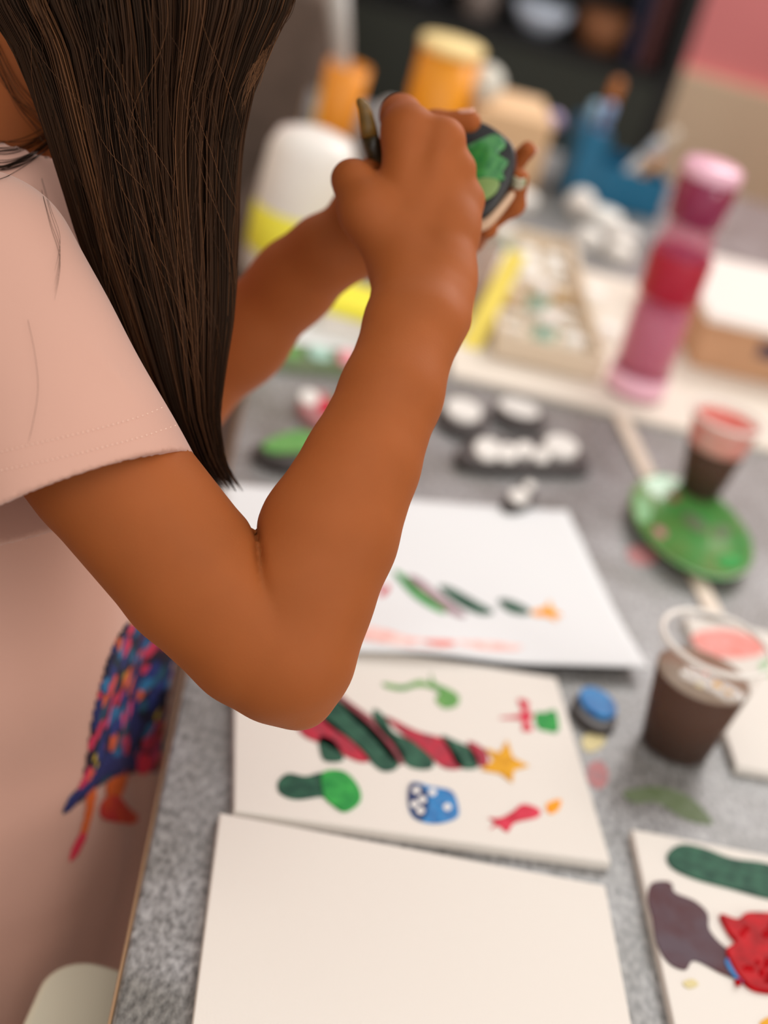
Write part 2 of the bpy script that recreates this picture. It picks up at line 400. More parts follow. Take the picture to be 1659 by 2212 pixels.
for i in range(26):
    x = rs.uniform(1590, 1720); y = rs.uniform(1995, 2125); r = rs.uniform(7, 13)
    p = at(x, y, zc+.0035); rr = r*p[1]/3400*1.1
    link_mesh('paint_peak', *lathe([(rr, -.002), (rr*.85, 0), (rr*.5, .0012), (rr*.1, .0016)], p, 12), M['hotred'], bC)
paint('painted_patch', [(1565, 2078), (1590, 2072), (1626, 2112), (1596, 2122)], zc+.001, M['blue'], bC, .0008, label='blue dab')
paint('paint_dot', [(1474, 2124), (1495, 2116), (1508, 2128), (1488, 2136)], zc, M['pale'], bC)
paint('paint_dot', [(1640, 2212), (1670, 2196), (1700, 2215), (1660, 2235)], zc, M['gold'], bC)

# sheet of paper whose near right corner curls up
pr = at(1225, 1103, TZ+.004); pb = at(1400, 1442, TZ+.012); pl = at(478, 1042, TZ+.002)
def ss(a, b, x): t = min(max((x-a)/(b-a), 0), 1); return t*t*(3-2*t)
def pz_(u, v): return TZ+.0012+.011*max(0, v-.55)**1.5*2.5*(1-.6*u)+.003*(1-u)**6+.0015*math.sin(u*5)*v+.0085*ss(.6, .92, v)*ss(.30, .62, u)
exx = (pl-pr)[:2]; eyy = (pb-pr)[:2]; nx, ny = 36, 28; V = []
for j in range(ny+1):
    for i in range(nx+1):
        u, v = i/nx, j/ny
        p = pr[:2]+exx*u+eyy*v
        z = pz_(u, v)
        V.append((p[0], p[1], z))
Fs = [[j*(nx+1)+i, (j+1)*(nx+1)+i, (j+1)*(nx+1)+i+1, j*(nx+1)+i+1] for j in range(ny) for i in range(nx)]
pap = tag(link_mesh('paper_sheet', V, Fs, M['paper']), 'large white paper sheet with a thin tree drawing behind the elbow', 'paper')
s = pap.modifiers.new('t', 'SOLIDIFY'); s.thickness = .0004; s.offset = 0
def onpaper(x, y):
    z = TZ+.002
    for _ in range(6):
        p = at(x, y, z); A = np.array([exx, eyy]).T; u, v = np.linalg.solve(A, p[:2]-pr[:2]); u = min(max(u, 0), 1); v = min(max(v, 0), 1)
        z = pz_(u, v)
    return at(x, y, z+.0006)
def ppaint(name, px, mt, label=None):
    P = np.array([onpaper(x, y) for x, y in catmull(px, 5)]); n = len(P)
    c = P.mean(0); rings = [P, P*.5+c*.5]
    V = np.concatenate([P, P+[0, 0, .0003]])
    Fs = [[i, (i+1) % n, n+(i+1) % n, n+i] for i in range(n)]+[[n+i for i in range(n)]]
    o = link_mesh(name, V, Fs, M[mt], pap, smooth=False)
    if label: o['label'] = label
ppaint('painted_stripe', [(852, 1240), (866, 1238), (905, 1275), (962, 1318), (948, 1322), (895, 1290)], 'green')
ppaint('painted_stripe', [(880, 1244), (905, 1250), (950, 1285), (1005, 1328), (985, 1330), (935, 1300), (895, 1265)], 'mauve')
ppaint('painted_stripe', [(948, 1266), (975, 1270), (1030, 1300), (1066, 1322), (1040, 1328), (1000, 1312), (965, 1288)], 'dgreen')
ppaint('painted_stripe', [(1075, 1298), (1100, 1296), (1142, 1316), (1138, 1328), (1100, 1322)], 'dgreen')
ppaint('painted_stripe', [(818, 1278), (838, 1262), (840, 1275), (826, 1288)], 'crim')
P = [(1188, 1298), (1194, 1315), (1214, 1330), (1200, 1332), (1203, 1342), (1182, 1332), (1158, 1330), (1146, 1322), (1168, 1315), (1178, 1312)]
ppaint('painted_star', P, 'oran', 'orange painted star')
ppaint('painted_band', [(770, 1352), (830, 1360), (900, 1378), (990, 1384), (1060, 1386), (1128, 1396), (1100, 1406), (1000, 1402), (900, 1400), (820, 1388), (770, 1376)], 'wash', 'faint red wash')
ppaint('painted_dash', [(915, 1384), (950, 1382), (985, 1390), (950, 1396)], 'coral')
ppaint('painted_dash', [(1040, 1390), (1080, 1388), (1115, 1396), (1080, 1400)], 'coral')

# ------------------------------------------------------------------ small pieces lying about
def blobthing(name, px, h, mt, label, cat, z=TZ, paints=(), group=None):
    P = np.array([at(x, y, z+h) for x, y in catmull(px, 5)])
    V, Fs = slab(P, z+.0003, z+h, dome=min(.003, h*.6))
    o = tag(link_mesh(name, V, Fs, M[mt], smooth=False), label, cat, group)
    for nm, q, m2, hh in paints: paint(nm, q, z+h, M[m2], o, hh)
    return o
def oval(cx, cy, a, b, tilt=0.29, n=8):
    return [(cx+a*math.cos(t)*math.cos(tilt)-b*math.sin(t)*math.sin(tilt), cy+a*math.cos(t)*math.sin(tilt)+b*math.sin(t)*math.cos(tilt)) for t in np.arange(n)*2*math.pi/n]
blobthing('painted_stone', oval(1286, 1534, 54, 34, .6), .007, 'stone', 'dark stone with a glossy blue top right of the striped tree board', 'painted stone', paints=[('blue_paint', oval(1290, 1522, 46, 26, .6), 'blue', .003)])
blobthing('wooden_ornament', oval(1000, 897, 58, 34), .010, 'stone', 'dark ornament with one white blob, left of the pair beyond the long one', 'ornament', paints=[('white_paint', oval(1000, 890, 40, 22), 'pwhite', .004)])
blobthing('wooden_ornament', oval(1122, 892, 62, 26), .010, 'stone', 'dark ornament with a long cream dab, right of the pair beyond the long one', 'ornament', paints=[('cream_paint', oval(1120, 884, 46, 16), 'pwhite', .003)])
blobthing('wooden_ornament', [(985, 975), (1030, 940), (1130, 945), (1210, 945), (1265, 985), (1270, 1012), (1180, 1012), (1080, 1010), (1010, 1000)], .010, 'stone', 'long dark ornament with a row of white blobs on bare table beyond the paper', 'ornament', paints=[('white_paint', oval(1052, 975, 30, 22), 'pwhite', .004), ('white_paint', oval(1095, 982, 22, 18), 'pwhite', .004), ('white_paint', oval(1132, 976, 20, 16), 'pwhite', .004), ('white_paint', oval(1210, 970, 38, 22), 'pwhite', .005), ('white_paint', oval(1168, 988, 18, 14), 'pwhite', .004)])
blobthing('wooden_ornament', [(1085, 1080), (1105, 1055), (1135, 1035), (1155, 1045), (1158, 1075), (1135, 1095), (1100, 1098)], .009, 'stone', 'small dark ornament with white dabs at the far edge of the white paper', 'ornament', paints=[('white_paint', oval(1120, 1075, 22, 14), 'pwhite', .003), ('white_paint', oval(1142, 1052, 12, 9), 'pwhite', .003)])
blobthing('painted_stone', oval(625, 975, 78, 26, .15), .012, 'stone', 'flat dark stone painted green between the two arms', 'painted stone', paints=[('green_paint', [(565, 965), (600, 945), (650, 935), (690, 950), (690, 975), (630, 980), (585, 980)], 'sgreen', .003)])
blobthing('painted_stone', oval(692, 875, 48, 30, .5), .012, 'pinks', 'pale stone painted pink and red, beyond the green one', 'painted stone', paints=[('white_paint', oval(668, 862, 22, 15), 'pwhite', .003), ('red_paint', oval(705, 882, 22, 14, .4), 'crim', .003), ('green_paint', oval(722, 872, 8, 12, .3), 'green', .003)])
blobthing('paint_palette', [(590, 790), (605, 760), (640, 740), (700, 748), (780, 760), (800, 790), (770, 806), (680, 800)], .006, 'mossy', 'small dull green palette with mint and pink paint between the arms', 'palette', paints=[('mint_paint', oval(690, 766, 26, 14), 'mint', .003), ('pink_paint', oval(752, 778, 24, 16), 'pink', .004), ('green_paint', oval(630, 764, 22, 12), 'sgreen', .003)])

# green oval plate, cup on it, wooden stick under it
pc = at(1490, 1140, TZ+.010)
def ellplate(c, a, b, ang, z0, zr, name, mt, parent=None, rim=.004):
    V = []; Fs = []; seg = 56; prof = [(.90, z0), (1.0, zr-.001), (1.0, zr), (.965, zr), (.87, z0+.0025), (.4, z0+.002), (.02, z0+.002)]
    for s, z in prof:
        for k in range(seg):
            t = 2*math.pi*k/seg; x, y = a*s*math.cos(t), b*s*math.sin(t)
            V.append((c[0]+x*math.cos(ang)-y*math.sin(ang), c[1]+x*math.sin(ang)+y*math.cos(ang), z))
    for i in range(len(prof)-1):
        for k in range(seg): k2 = (k+1) % seg; Fs.append([i*seg+k, i*seg+k2, (i+1)*seg+k2, (i+1)*seg+k])
    Fs.append(list(range(seg))[::-1]); Fs.append([(len(prof)-1)*seg+k for k in range(seg)])
    return link_mesh(name, V, Fs, mt, parent)
M['gplate'] = mat('translucent_green_plastic', (70, 150, 74), .25, var=.0, col2=(96, 140, 70), scale=30, coat=.5)
pl_ = thing('palette_plate', (pc[0], pc[1], TZ), 'oval green paint-covered plate with the farther cup standing on it', 'plate')
ellplate(pc, .060, .098, .12, TZ+.0065, TZ+.0145, 'plate', M['gplate'], pl_)
PZ = TZ+.0085
for q, m2 in ((oval(1385, 1100, 22, 30, -.4), 'ltgreen'), (oval(1580, 1215, 34, 14, .1), 'green'), (oval(1425, 1150, 16, 9, .6), 'pinks'), (oval(1500, 1130, 30, 14, .6), 'mossy'), (oval(1560, 1150, 16, 14, .3), 'mossy'), (oval(1456, 1075, 12, 10, .3), 'wine')):
    paint('paint_dab', q, PZ, M[m2], pl_, .0012)
a = at(1322, 860, TZ+.003); b = at(1545, 1330, TZ+.003)
d = (b-a)/np.linalg.norm(b-a); sd = np.array([-d[1], d[0], 0])
V, Fs = box_geo(*((a+b)/2)[:2], TZ+.0004, np.linalg.norm(b-a), .017, .0042, math.atan2(d[1], d[0]))
M['stick'] = mat('pale_wood', (232, 216, 198), .6, col2=(214, 196, 178), scale=12)
st = bevel(tag(link_mesh('wooden_stick', V, Fs, M['stick'], smooth=False), 'pale flat wooden stick running under the green plate', 'stick'), .0015)

M['clear'] = mat('clear_plastic', (200, 186, 172), .08, alpha=.05, spec=.2)
M['tea'] = mat('murky_brown_water', (64, 28, 10), .4, spec=.05)
M['tea2'] = mat('murky_water_surface', (150, 132, 116), .08, col2=(128, 104, 84), scale=30)
M['coralw'] = mat('coral_paint_film', (238, 140, 128), .12, col2=(236, 176, 168), scale=50)
M['rimw'] = mat('milky_plastic_rim', (240, 234, 226), .25, alpha=.85)
def cup(c, h, rb, rt, fill, label, film=None):
    t = thing('plastic_cup', tuple(c), label, 'cup')
    x = .0007; z = c[2]; f = lambda q: rb+(rt-rb)*q
    prof = [(f(0)-.002, 0), (f(0), .002), (f(.5), h*.5), (f(1), h-.002), (f(1)-x, h-.002), (f(.5)-x, h*.5), (f(0)-x, .003), (.001, .003), (.001, .0003)]
    link_mesh('cup_wall', *lathe(prof, c, 48, closed=True), M['clear'], t)
    R_ = f(1); rp = [(R_+.0022*math.cos(q), h-.001+.0022*math.sin(q)) for q in np.linspace(0, 2*math.pi, 9)[:-1]]
    link_mesh('rim', *lathe(rp, c, 48, closed=True), M['rimw'], t)
    wp = [(f(0)-x-.0004, .0034), (f(fill)-x-.0004, h*fill)]
    o = link_mesh('water', *lathe(wp, c, 48), M['tea'], t); 
    cc = np.array(c)+[0, 0, h*fill+.0002]; rr = f(fill)-x-.001
    link_mesh('water_film', *lathe([(rr, 0), (rr*.98, .0005)], cc, 48), film or M['tea2'], o)
    return t, f
cb = at(1455, 1612, TZ)
cupA, fA = cup((cb[0], cb[1], TZ+.0003), .098, .0275, .0415, .68, 'clear plastic cup of brown rinse water at the right edge, nearest the camera')
for x, y, r, mm in ((.010, -.008, .004, 'gold'), (-.004, -.016, .003, 'pale'), (.018, -.014, .003, 'gold'), (-.015, -.005, .0035, 'pwhite'), (.002, .005, .0025, 'coral')):
    cc = np.array([cb[0]+x, cb[1]+y, TZ+.098*.68+.0009])
    link_mesh('paint_speck', *lathe([(r, 0), (r*.8, .0005)], cc, 12), M[mm], cupA)
cb2 = at(1508, 1066, TZ+.009)
cupB, fB = cup((cb2[0], cb2[1], TZ+.0092), .088, .021, .036, .62, 'clear plastic cup of brown water with a coral top, standing on the green plate', M['coralw'])
ring = []
for k in range(13):
    a1 = k/12; ring.append((fB(.63+.3*a1)-.0011, .088*(.63+.3*a1)))
prof = ring+[(r-.0006, z) for r, z in ring[::-1]]
o = link_mesh('coral_residue', *lathe(prof, (cb2[0], cb2[1], TZ+.0092), 48, closed=True), M['coralw'], cupB); o['label'] = 'coral paint clinging to the upper wall'

# painted card and plate behind the near cup
bD = board(at(1478, 1328, TZ+.007), math.radians(9), .2545, .208, .007, M['card'], 'canvas_board', 'cream canvas board with coral and green paint, behind the near cup', 'canvas board')
zd = TZ+.007
paint('painted_band', [(1492, 1378), (1530, 1362), (1580, 1362), (1636, 1382), (1650, 1408), (1600, 1422), (1530, 1414)], zd, M['coral'], bD)
ppz = zd
paint('painted_patch', [(1640, 1440), (1665, 1425), (1690, 1440), (1665, 1462)], ppz, M['ltgreen'], bD)

# tray of craft pieces on a cream board
tl = at(985, 806, TZ+.004); 
q0 = at(975, 806, TZ+.006)[:2]; angE = math.radians(7)
c0 = q0+.46*np.array([-math.sin(angE), math.cos(angE)])
bE = board(c0, angE, .60, .46, .006, M['cream'], 'foam_board', 'large cream board under the craft tray, pink bottle and box', 'board')
zE = TZ+.006
f0 = at(1062, 772, zE)[:2]; ea = np.array([math.cos(angE), math.sin(angE)]); eb = np.array([-math.sin(angE), math.cos(angE)])
TW, TD, THt = .126, .40, .030
def trp(u, v): return f0+ea*u+eb*v
t0 = trp(TW/2, TD/2)
g = [box_geo(*trp(TW/2, TD/2), zE+.0003, TW, TD, .003, angE), box_geo(*trp(TW/2, .0025), zE+.0003, TW, .005, THt, angE), box_geo(*trp(TW/2, TD-.0025), zE+.0003, TW, .005, THt, angE),
     box_geo(*trp(.0025, TD/2), zE+.0003, .005, TD-.01, THt, angE), box_geo(*trp(TW-.0025, TD/2), zE+.0003, .005, TD-.01, THt, angE)]
M['tray'] = mat('pale_wood_tray', (224, 206, 182), .6)
tag(link_mesh('craft_tray', *join(*g), M['tray'], smooth=False), 'shallow pale wooden tray full of small craft pieces', 'tray')
zt = zE+.0036
rs = np.random.RandomState(11); first = {}
cols = [('pcream', 3), ('pcream', 3), ('tray', 1), ('mint', 1)]
M['kraftl'] = mat('tan_wood', (206, 176, 132), .6)
kinds = ['wooden_disc', 'glue_jar', 'wooden_block', 'craft_stick']
lab = {'wooden_disc': 'round white plaster piece lying in the craft tray', 'glue_jar': 'tiny pale paint pot with a white lid in the craft tray', 'wooden_block': 'small tan wooden block in the craft tray', 'craft_stick': 'long pale wooden stick lying in the craft tray'}
grp = {'wooden_disc': 'plaster pieces in the tray', 'glue_jar': 'paint pots in the tray', 'wooden_block': 'wooden blocks in the tray', 'craft_stick': 'sticks in the tray'}
def mk_piece(k, loc):
    loc = np.array(loc)
    if k == 'wooden_disc':
        o = link_mesh('plaster_disc', *lathe([(.014, 0), (.0155, .003), (.0155, .008), (.012, .013), (.004, .015)], loc, 24), M['pcream'])
    elif k == 'glue_jar':
        o = thing('paint_pot', loc, None, None)
        link_mesh('pot', *lathe([(.012, 0), (.0135, .002), (.0135, .022), (.012, .024)], loc, 24), M['mint'], o)
        link_mesh('lid', *lathe([(.0142, .0242), (.0142, .033), (.012, .035)], loc, 24), M['white'], o)
    elif k == 'wooden_block':
        o = link_mesh('wooden_block', *box_geo(loc[0], loc[1], loc[2], .028, .018, .014, .3), M['kraftl'], smooth=False); bevel(o, .002)
    else:
        P = [loc+np.array([x, 0, .005]) for x in np.linspace(-.014, .014, 8)]
        o = link_mesh('craft_stick', *tube(P, [.003, .005, .005, .005, .005, .005, .005, .003], 8), M['pcream'])
    tag(o, lab[k], {'wooden_disc': 'craft piece', 'glue_jar': 'paint pot', 'wooden_block': 'block', 'craft_stick': 'stick'}[k], grp[k])
    return o
for j in range(8):
    for i in range(3):
        u = .025+i*.038; v = .03+j*.048
        k = kinds[[0, 1, 0, 3, 2, 0, 3, 0, 1, 2, 0, 0, 3][(i*5+j*3) % 13]]
        p = trp(u+rs.uniform(-.0015, .0015), v+rs.uniform(-.002, .002)); loc = (p[0], p[1], zt)
        OR = ['first', 'second', 'third', 'fourth', 'fifth', 'sixth', 'seventh', 'last']
        lb_ = {'wooden_disc': 'round white plaster piece', 'glue_jar': 'mint paint pot', 'wooden_block': 'tan wooden block', 'craft_stick': 'pale craft stick'}[k]+', '+OR[j]+' row from the tray front, '+['left column', 'middle column', 'right column'][i]
        if k not in first: first[k] = mk_piece(k, loc); first[k]['label'] = lb_
        else:
            s_ = first[k]; o = copy_tree(s_, loc, rot=(0, 0, rs.uniform(-.2, .2) if k != 'craft_stick' else rs.uniform(-.2, .2)), label=lb_)

# pink bottle
bb = at(1368, 846, zE+.0003); zb = zE+.0003; cbt = (bb[0], bb[1], zb)
M['pinkclear'] = mat('clear_pink_plastic', (222, 90, 130), .08, alpha=.25)
M['crimson'] = mat('crimson_sleeve', (176, 20, 50), .3)
M['magenta'] = mat('dark_magenta_lid', (140, 24, 72), .18, coat=.6)
M['pinklid'] = mat('pale_pink_top', (244, 190, 210), .25)
M['rose'] = mat('rose_water', (206, 152, 166), .3)
bt = thing('water_bottle', cbt, 'clear pink water bottle with a dark magenta lid and a crimson band', 'bottle')
R_ = .033; kz = 1.05
def bl(name, prof, mt, closed=False): return link_mesh(name, *lathe([(r, z*kz) for r, z in prof], cbt, 40, closed=closed), mt, bt)
bl('bottle_wall', [(R_-.004, 0), (R_, .006), (R_, .10), (R_-.001, .13), (R_, .165), (R_-.006, .188), (R_-.008, .196), (R_-.010, .196), (R_-.008, .187), (R_-.0025, .164), (R_-.003, .10), (R_-.0025, .008), (.001, .006), (.001, .0)], M['pinkclear'], True)
bl('water', [(R_-.004, .0085), (R_-.0036, .098)], M['rose'])
bl('crimson_band', [(R_+.0006, .113), (R_+.0012, .115), (R_+.0012, .160), (R_+.0006, .162), (R_+.0003, .162), (R_+.0003, .113)], M['crimson'], True)
bl('base_band', [(R_+.0003, .004), (R_+.001, .005), (R_+.001, .026), (R_+.0003, .027)], M['pinklid'], True)
bl('lid', [(R_-.003, .197), (R_-.001, .199), (R_-.001, .240), (R_-.002, .242)], M['magenta'])
bl('lid_top', [(R_-.003, .2424), (R_, .244), (R_-.001, .256), (R_-.006, .259)], M['pinklid'])

# cardboard box and white board to the right
kb = at(1492, 790, zE+.0003); ka = math.radians(9); W_, D_, H_ = .32, .24, .062
kc = kb[:2]+W_/2*np.array([math.cos(ka), math.sin(ka)])+D_/2*np.array([-math.sin(ka), math.cos(ka)])
kbx = thing('cardboard_box', (kc[0], kc[1], zE), 'brown cardboard box with a dark printed mark at the right edge', 'box')
bevel(link_mesh('box_body', *box_geo(kc[0], kc[1], zE+.0004, W_, D_, H_, ka), M['kraft'], kbx, smooth=False), .002)
mk = kb[:2]+.075*np.array([math.cos(ka), math.sin(ka)])-.0006*np.array([-math.sin(ka), math.cos(ka)])
M['mark'] = mat('dark_print', (84, 66, 78), .7)
link_mesh('printed_mark', *box_geo(mk[0]+.012, mk[1]+.002, zE+.030, .03, .0008, .02, ka), M['mark'], kbx, smooth=False)
bF = board(kb[:2]+np.array([-.004, .0])+(D_*.95)*np.array([-math.sin(ka), math.cos(ka)]), ka, .33, D_, .010, M['white'], 'foam_board', 'thick white board lying on top of the brown cardboard box', 'board', z=zE+.0004+H_+.0004)
mt_ = at(1610, 470, TZ+.06)
tag(link_mesh('plastic_tub', *lathe([(.055, 0), (.066, .05), (.068, .052), (.068, .058), (.05, .060)], (kb[0]+.20, kb[1]+.40, zE+.0006), 40), mat('mint_plastic', (196, 216, 200), .35)), 'pale mint tub behind the white board at the right edge', 'tub')

# ------------------------------------------------------------------ far end of the table
def onT(x, y): p = at(x, y, TZ); return np.array([p[0], p[1], TZ+.0004])
# white jug with yellow label
c = onT(615, 590); 
jg = thing('paint_jug', c, 'large white paint jug with a bright yellow label beside the hair', 'jug')
link_mesh('jug_body', *lathe([(.047, 0), (.052, .004), (.052, .115), (.050, .150), (.043, .166), (.020, .174)], c, 44), M['white'], jg)
link_mesh('yellow_label', *lathe([(.0521, .030), (.0528, .031), (.0528, .082), (.0521, .083)], c, 44, closed=True), M['yellow'], jg)
# yellow lidded tub between the arms
c = at(770, 708, TZ); c = np.array([c[0], c[1], TZ+.0004])
tb2 = thing('plastic_tub', c, 'low white tub with a yellow lid seen between the two arms', 'tub')
def rsq(w_, d_, r, n=5):
    out = []
    for sx, sy, a0 in ((1, 1, 0), (-1, 1, 90), (-1, -1, 180), (1, -1, 270)):
        for k in range(n+1):
            q = math.radians(a0+90*k/n); out.append((sx*(w_/2-r)+r*math.cos(q), sy*(d_/2-r)+r*math.sin(q)))
    return np.array(out)
link_mesh('tub_body', *slab(rsq(.082, .07, .012)+c[:2], c[2], c[2]+.022), M['white'], tb2, smooth=False)
link_mesh('lid', *slab(rsq(.088, .076, .014)+c[:2], c[2]+.0222, c[2]+.036, dome=.002), M['yellow'], tb2, smooth=False)
pz = at(690, 735, TZ)
board(at(560, 660, TZ), math.radians(5), .12, .085, .0016, M['paper'], 'notepad', 'small white notepad in front of the yellow lidded tub', 'notepad')
# yellow ruler
a = onT(1008, 765)+[0, 0, .002]; b = at(1118, 545, TZ+.085)
cg = onT(1010, 700)
M['milky'] = mat('milky_clear_plastic', (196, 172, 160), .25, alpha=.5)
gl = thing('plastic_tumbler', (cg[0]-.02, cg[1]+.02, TZ+.0005), 'greyish translucent tumbler just right of the raised forearm, with a yellow ruler against it', 'tumbler')
cg2 = (cg[0]-.02, cg[1]+.02, TZ+.0005)
link_mesh('tumbler_wall', *lathe([(.026, 0), (.028, .003), (.036, .10), (.035, .10), (.0268, .005), (.001, .004), (.001, 0)], cg2, 40, closed=True), M['milky'], gl)
dv_ = b-a; P = []
w3 = np.array([.012, 0, 0]); n3 = np.array([0, -.0012, 0])
V = []
for q in (a, b):
    for s1, s2 in ((-1, -1), (1, -1), (1, 1), (-1, 1)): V.append(tuple(q+w3*s1+n3*s2))
tag(link_mesh('ruler', V, [[3, 2, 1, 0], [4, 5, 6, 7], [0, 1, 5, 4], [1, 2, 6, 5], [2, 3, 7, 6], [3, 0, 4, 7]], M['yellow2'], smooth=False), 'yellow ruler leaning right of the forearm beside the craft tray', 'ruler')
# orange cup with grey spatula
c = onT(712, 318)
oc = thing('plastic_cup', c, 'narrow orange plastic cup at the far end of the table, left of the amber canister', 'cup')
link_mesh('cup_wall', *lathe([(.025, 0), (.027, .002), (.033, .125), (.031, .125), (.025, .006), (.001, .005), (.001, 0)], c, 36, closed=True), M['orange'], oc)
link_mesh('yellow_strip', *box_geo(c[0]-.0295, c[1]-.004, c[2]+.02, .003, .016, .09, .2), M['yellow2'], oc, smooth=False)
P = [c+[.012, -.004, .006+.012], c+[.0, 0, .09], c+[-.022, .006, .16], c+[-.05, .016, .235]]
sp = tag(link_mesh('spatula', *tube(P, [.004, .010, .014, .018], 12), M['steel']), 'pale grey spatula standing in the narrow orange cup', 'spatula')
# amber canister
c = onT(912, 345)
cn = thing('canister', c, 'tall amber yellow canister with a pale yellow lid', 'canister')
link_mesh('canister_body', *lathe([(.044, 0), (.046, .003), (.046, .168)], c, 44), M['amber'], cn)
link_mesh('lid', *lathe([(.0475, .1684), (.049, .170), (.049, .180), (.046, .183)], c, 44), M['palelid'], cn)
# foam balls
rb = .028; c = onT(1003, 330)
def ball(name, c, r, mt, label, cat):
    prof = [(max(r*math.sin(q), .0002), r-r*math.cos(q)) for q in np.linspace(.02, math.pi-.02, 18)]
    return tag(link_mesh(name, *lathe(prof, c, 32), mt), label, cat)
# peach box
kb2 = onT(985, 372); ka2 = math.radians(9); W2, D2, H2 = .125, .15, .105
kc2 = kb2[:2]+W2/2*np.array([math.cos(ka2), math.sin(ka2)])+D2/2*np.array([-math.sin(ka2), math.cos(ka2)])
bevel(tag(link_mesh('cardboard_box', *box_geo(kc2[0], kc2[1], TZ+.0004, W2, D2, H2, ka2), M['peach'], smooth=False), 'peach cardboard box behind the green ornament, right of the amber canister', 'box'), .003)
ball('foam_ball', (kb2[0]+.006, kb2[1]+.035, TZ+H2+.0006), .028, mat('white_foam', (222, 220, 208), .7), 'white foam ball on top of the peach cardboard box', 'ball')
ball('foam_ball', onT(838, 268), .019, mat('white_gloss', (226, 222, 220), .3), 'small white ball between the orange cup and the amber canister', 'ball')
# purple marker standing up
c = onT(1148, 372)
pm = thing('marker', c, 'purple marker with a round lavender cap beside the peach box', 'marker')
link_mesh('barrel', *tube([c+[0, 0, .004], c+[.008, 0, .075]], .006, 12), mat('plum_plastic', (92, 48, 82), .35), pm)
cc = c+np.array([.010, 0, .072]); r = .015
link_mesh('cap', *lathe([(max(r*math.sin(q), .0002), r-r*math.cos(q)) for q in np.linspace(.02, math.pi-.02, 14)], cc, 24), mat('lavender', (190, 172, 212), .3), pm)
# teal bin with pens
c = onT(1215, 430); bw, bd = .155, .085; ba = math.radians(10); e1 = np.array([math.cos(ba), math.sin(ba)]); e2 = np.array([-math.sin(ba), math.cos(ba)])
bin_ = thing('pen_bin', (c+np.array([*(e1*bw/2+e2*bd/2), 0])), 'teal blue slant-topped pen bin holding many markers', 'pen bin')
def bp(u, v): return c[:2]+e1*u+e2*v
hL, hR, tk = .115, .060, .003
def wall(u0_, v0_, u1, v1, h0, h1, inn):
    p, q = bp(u0_, v0_), bp(u1, v1); n_ = np.array(inn[0]*e1+inn[1]*e2)*tk; z0 = TZ+.0006
    V = [(*p, z0), (*q, z0), (*(q+n_), z0), (*(p+n_), z0), (*p, z0+h0), (*q, z0+h1), (*(q+n_), z0+h1), (*(p+n_), z0+h0)]
    return V, [[3, 2, 1, 0], [4, 5, 6, 7], [0, 1, 5, 4], [1, 2, 6, 5], [2, 3, 7, 6], [3, 0, 4, 7]]
mid = .045
g = [wall(0, 0, mid, 0, hL, hL*.95, (0, 1)), wall(mid, 0, bw, 0, hR*1.1, hR, (0, 1)), wall(0, bd, mid, bd, hL, hL, (0, -1)), wall(mid, bd, bw, bd, hR*1.2, hR*1.1, (0, -1)),
     wall(0, 0, 0, bd, hL, hL, (1, 0)), wall(bw, 0, bw, bd, hR, hR, (-1, 0)), wall(mid, 0, mid, bd, hL*.95, hL*.95, (-1, 0)), box_geo(*bp(bw/2, bd/2), TZ+.0006, bw, bd, .003, ba)]
link_mesh('bin_body', *join(*g), M['teal'], bin_, smooth=False)
def marker(u, v, du, dv, L, rr, bc, cc_, label, z=.006):
    p = np.array([*bp(u, v), TZ+.0006+z]); e = np.array([*(e1*du+e2*dv), 0]); q = p+e; q[2] = p[2]+math.sqrt(max(L*L-du*du-dv*dv, 1e-4)); d = (q-p)
    t = thing('marker', p, label, 'marker', 'markers in the teal bin')
    link_mesh('barrel', *tube([p, p+d*.72], rr, 12), bc, t)
    link_mesh('cap', *tube([p+d*.722, p+d*.96, q], [rr*1.15, rr*1.15, rr*.7], 12), cc_, t)
c1 = lambda *a_: mat('marker_plastic', a_, .35)
marker(.012, .04, .004, .0, .140, .007, c1(120, 170, 205), c1(150, 190, 215), 'pale blue marker upright at the left end of the teal bin')
marker(.030, .03, .006, .004, .145, .0065, c1(160, 160, 200), c1(140, 170, 215), 'lavender blue marker in the tall side of the teal bin')
marker(.035, .065, .012, .01, .175, .008, c1(180, 110, 50), c1(176, 104, 44), 'brown orange marker rising tallest from the teal bin')
marker(.060, .02, .065, .0, .13, .0065, c1(206, 206, 206), c1(190, 200, 210), 'white marker slanting right out of the teal bin')
marker(.070, .045, .085, .01, .15, .0065, c1(200, 196, 190), c1(214, 202, 186), 'long grey marker with a beige cap slanting furthest right')
marker(.085, .022, .045, .0, .09, .0065, c1(224, 160, 60), c1(214, 150, 50), 'short orange marker leaning low in the teal bin')
marker(.110, .06, .03, .0, .09, .0065, c1(206, 140, 140), c1(222, 160, 150), 'short pink marker at the right end of the teal bin')
ball('glass_jar', onT(1245, 470), .022, M['white'], 'small white knob in front of the teal pen bin', 'knob')
# loose bits beyond tray
i = 0
for x, y, r, m_, lb in ((1120, 440, .026, 'white', 'small round white box behind the left corner of the craft tray'), (1300, 480, .028, 'pcream', 'round white box between the craft tray and the teal pen bin'), (1340, 520, .024, 'white', 'round white box just left of the pink bottle neck'), (1395, 440, .022, 'mint', 'pale mint round box in front of the teal pen bin')):
    c = onT(x, y)
    tag(link_mesh('round_box', *lathe([(r*.96, 0), (r, .002), (r, .014), (r*.9, .017), (r*.2, .018)], c, 28), M[m_]), lb, 'box')

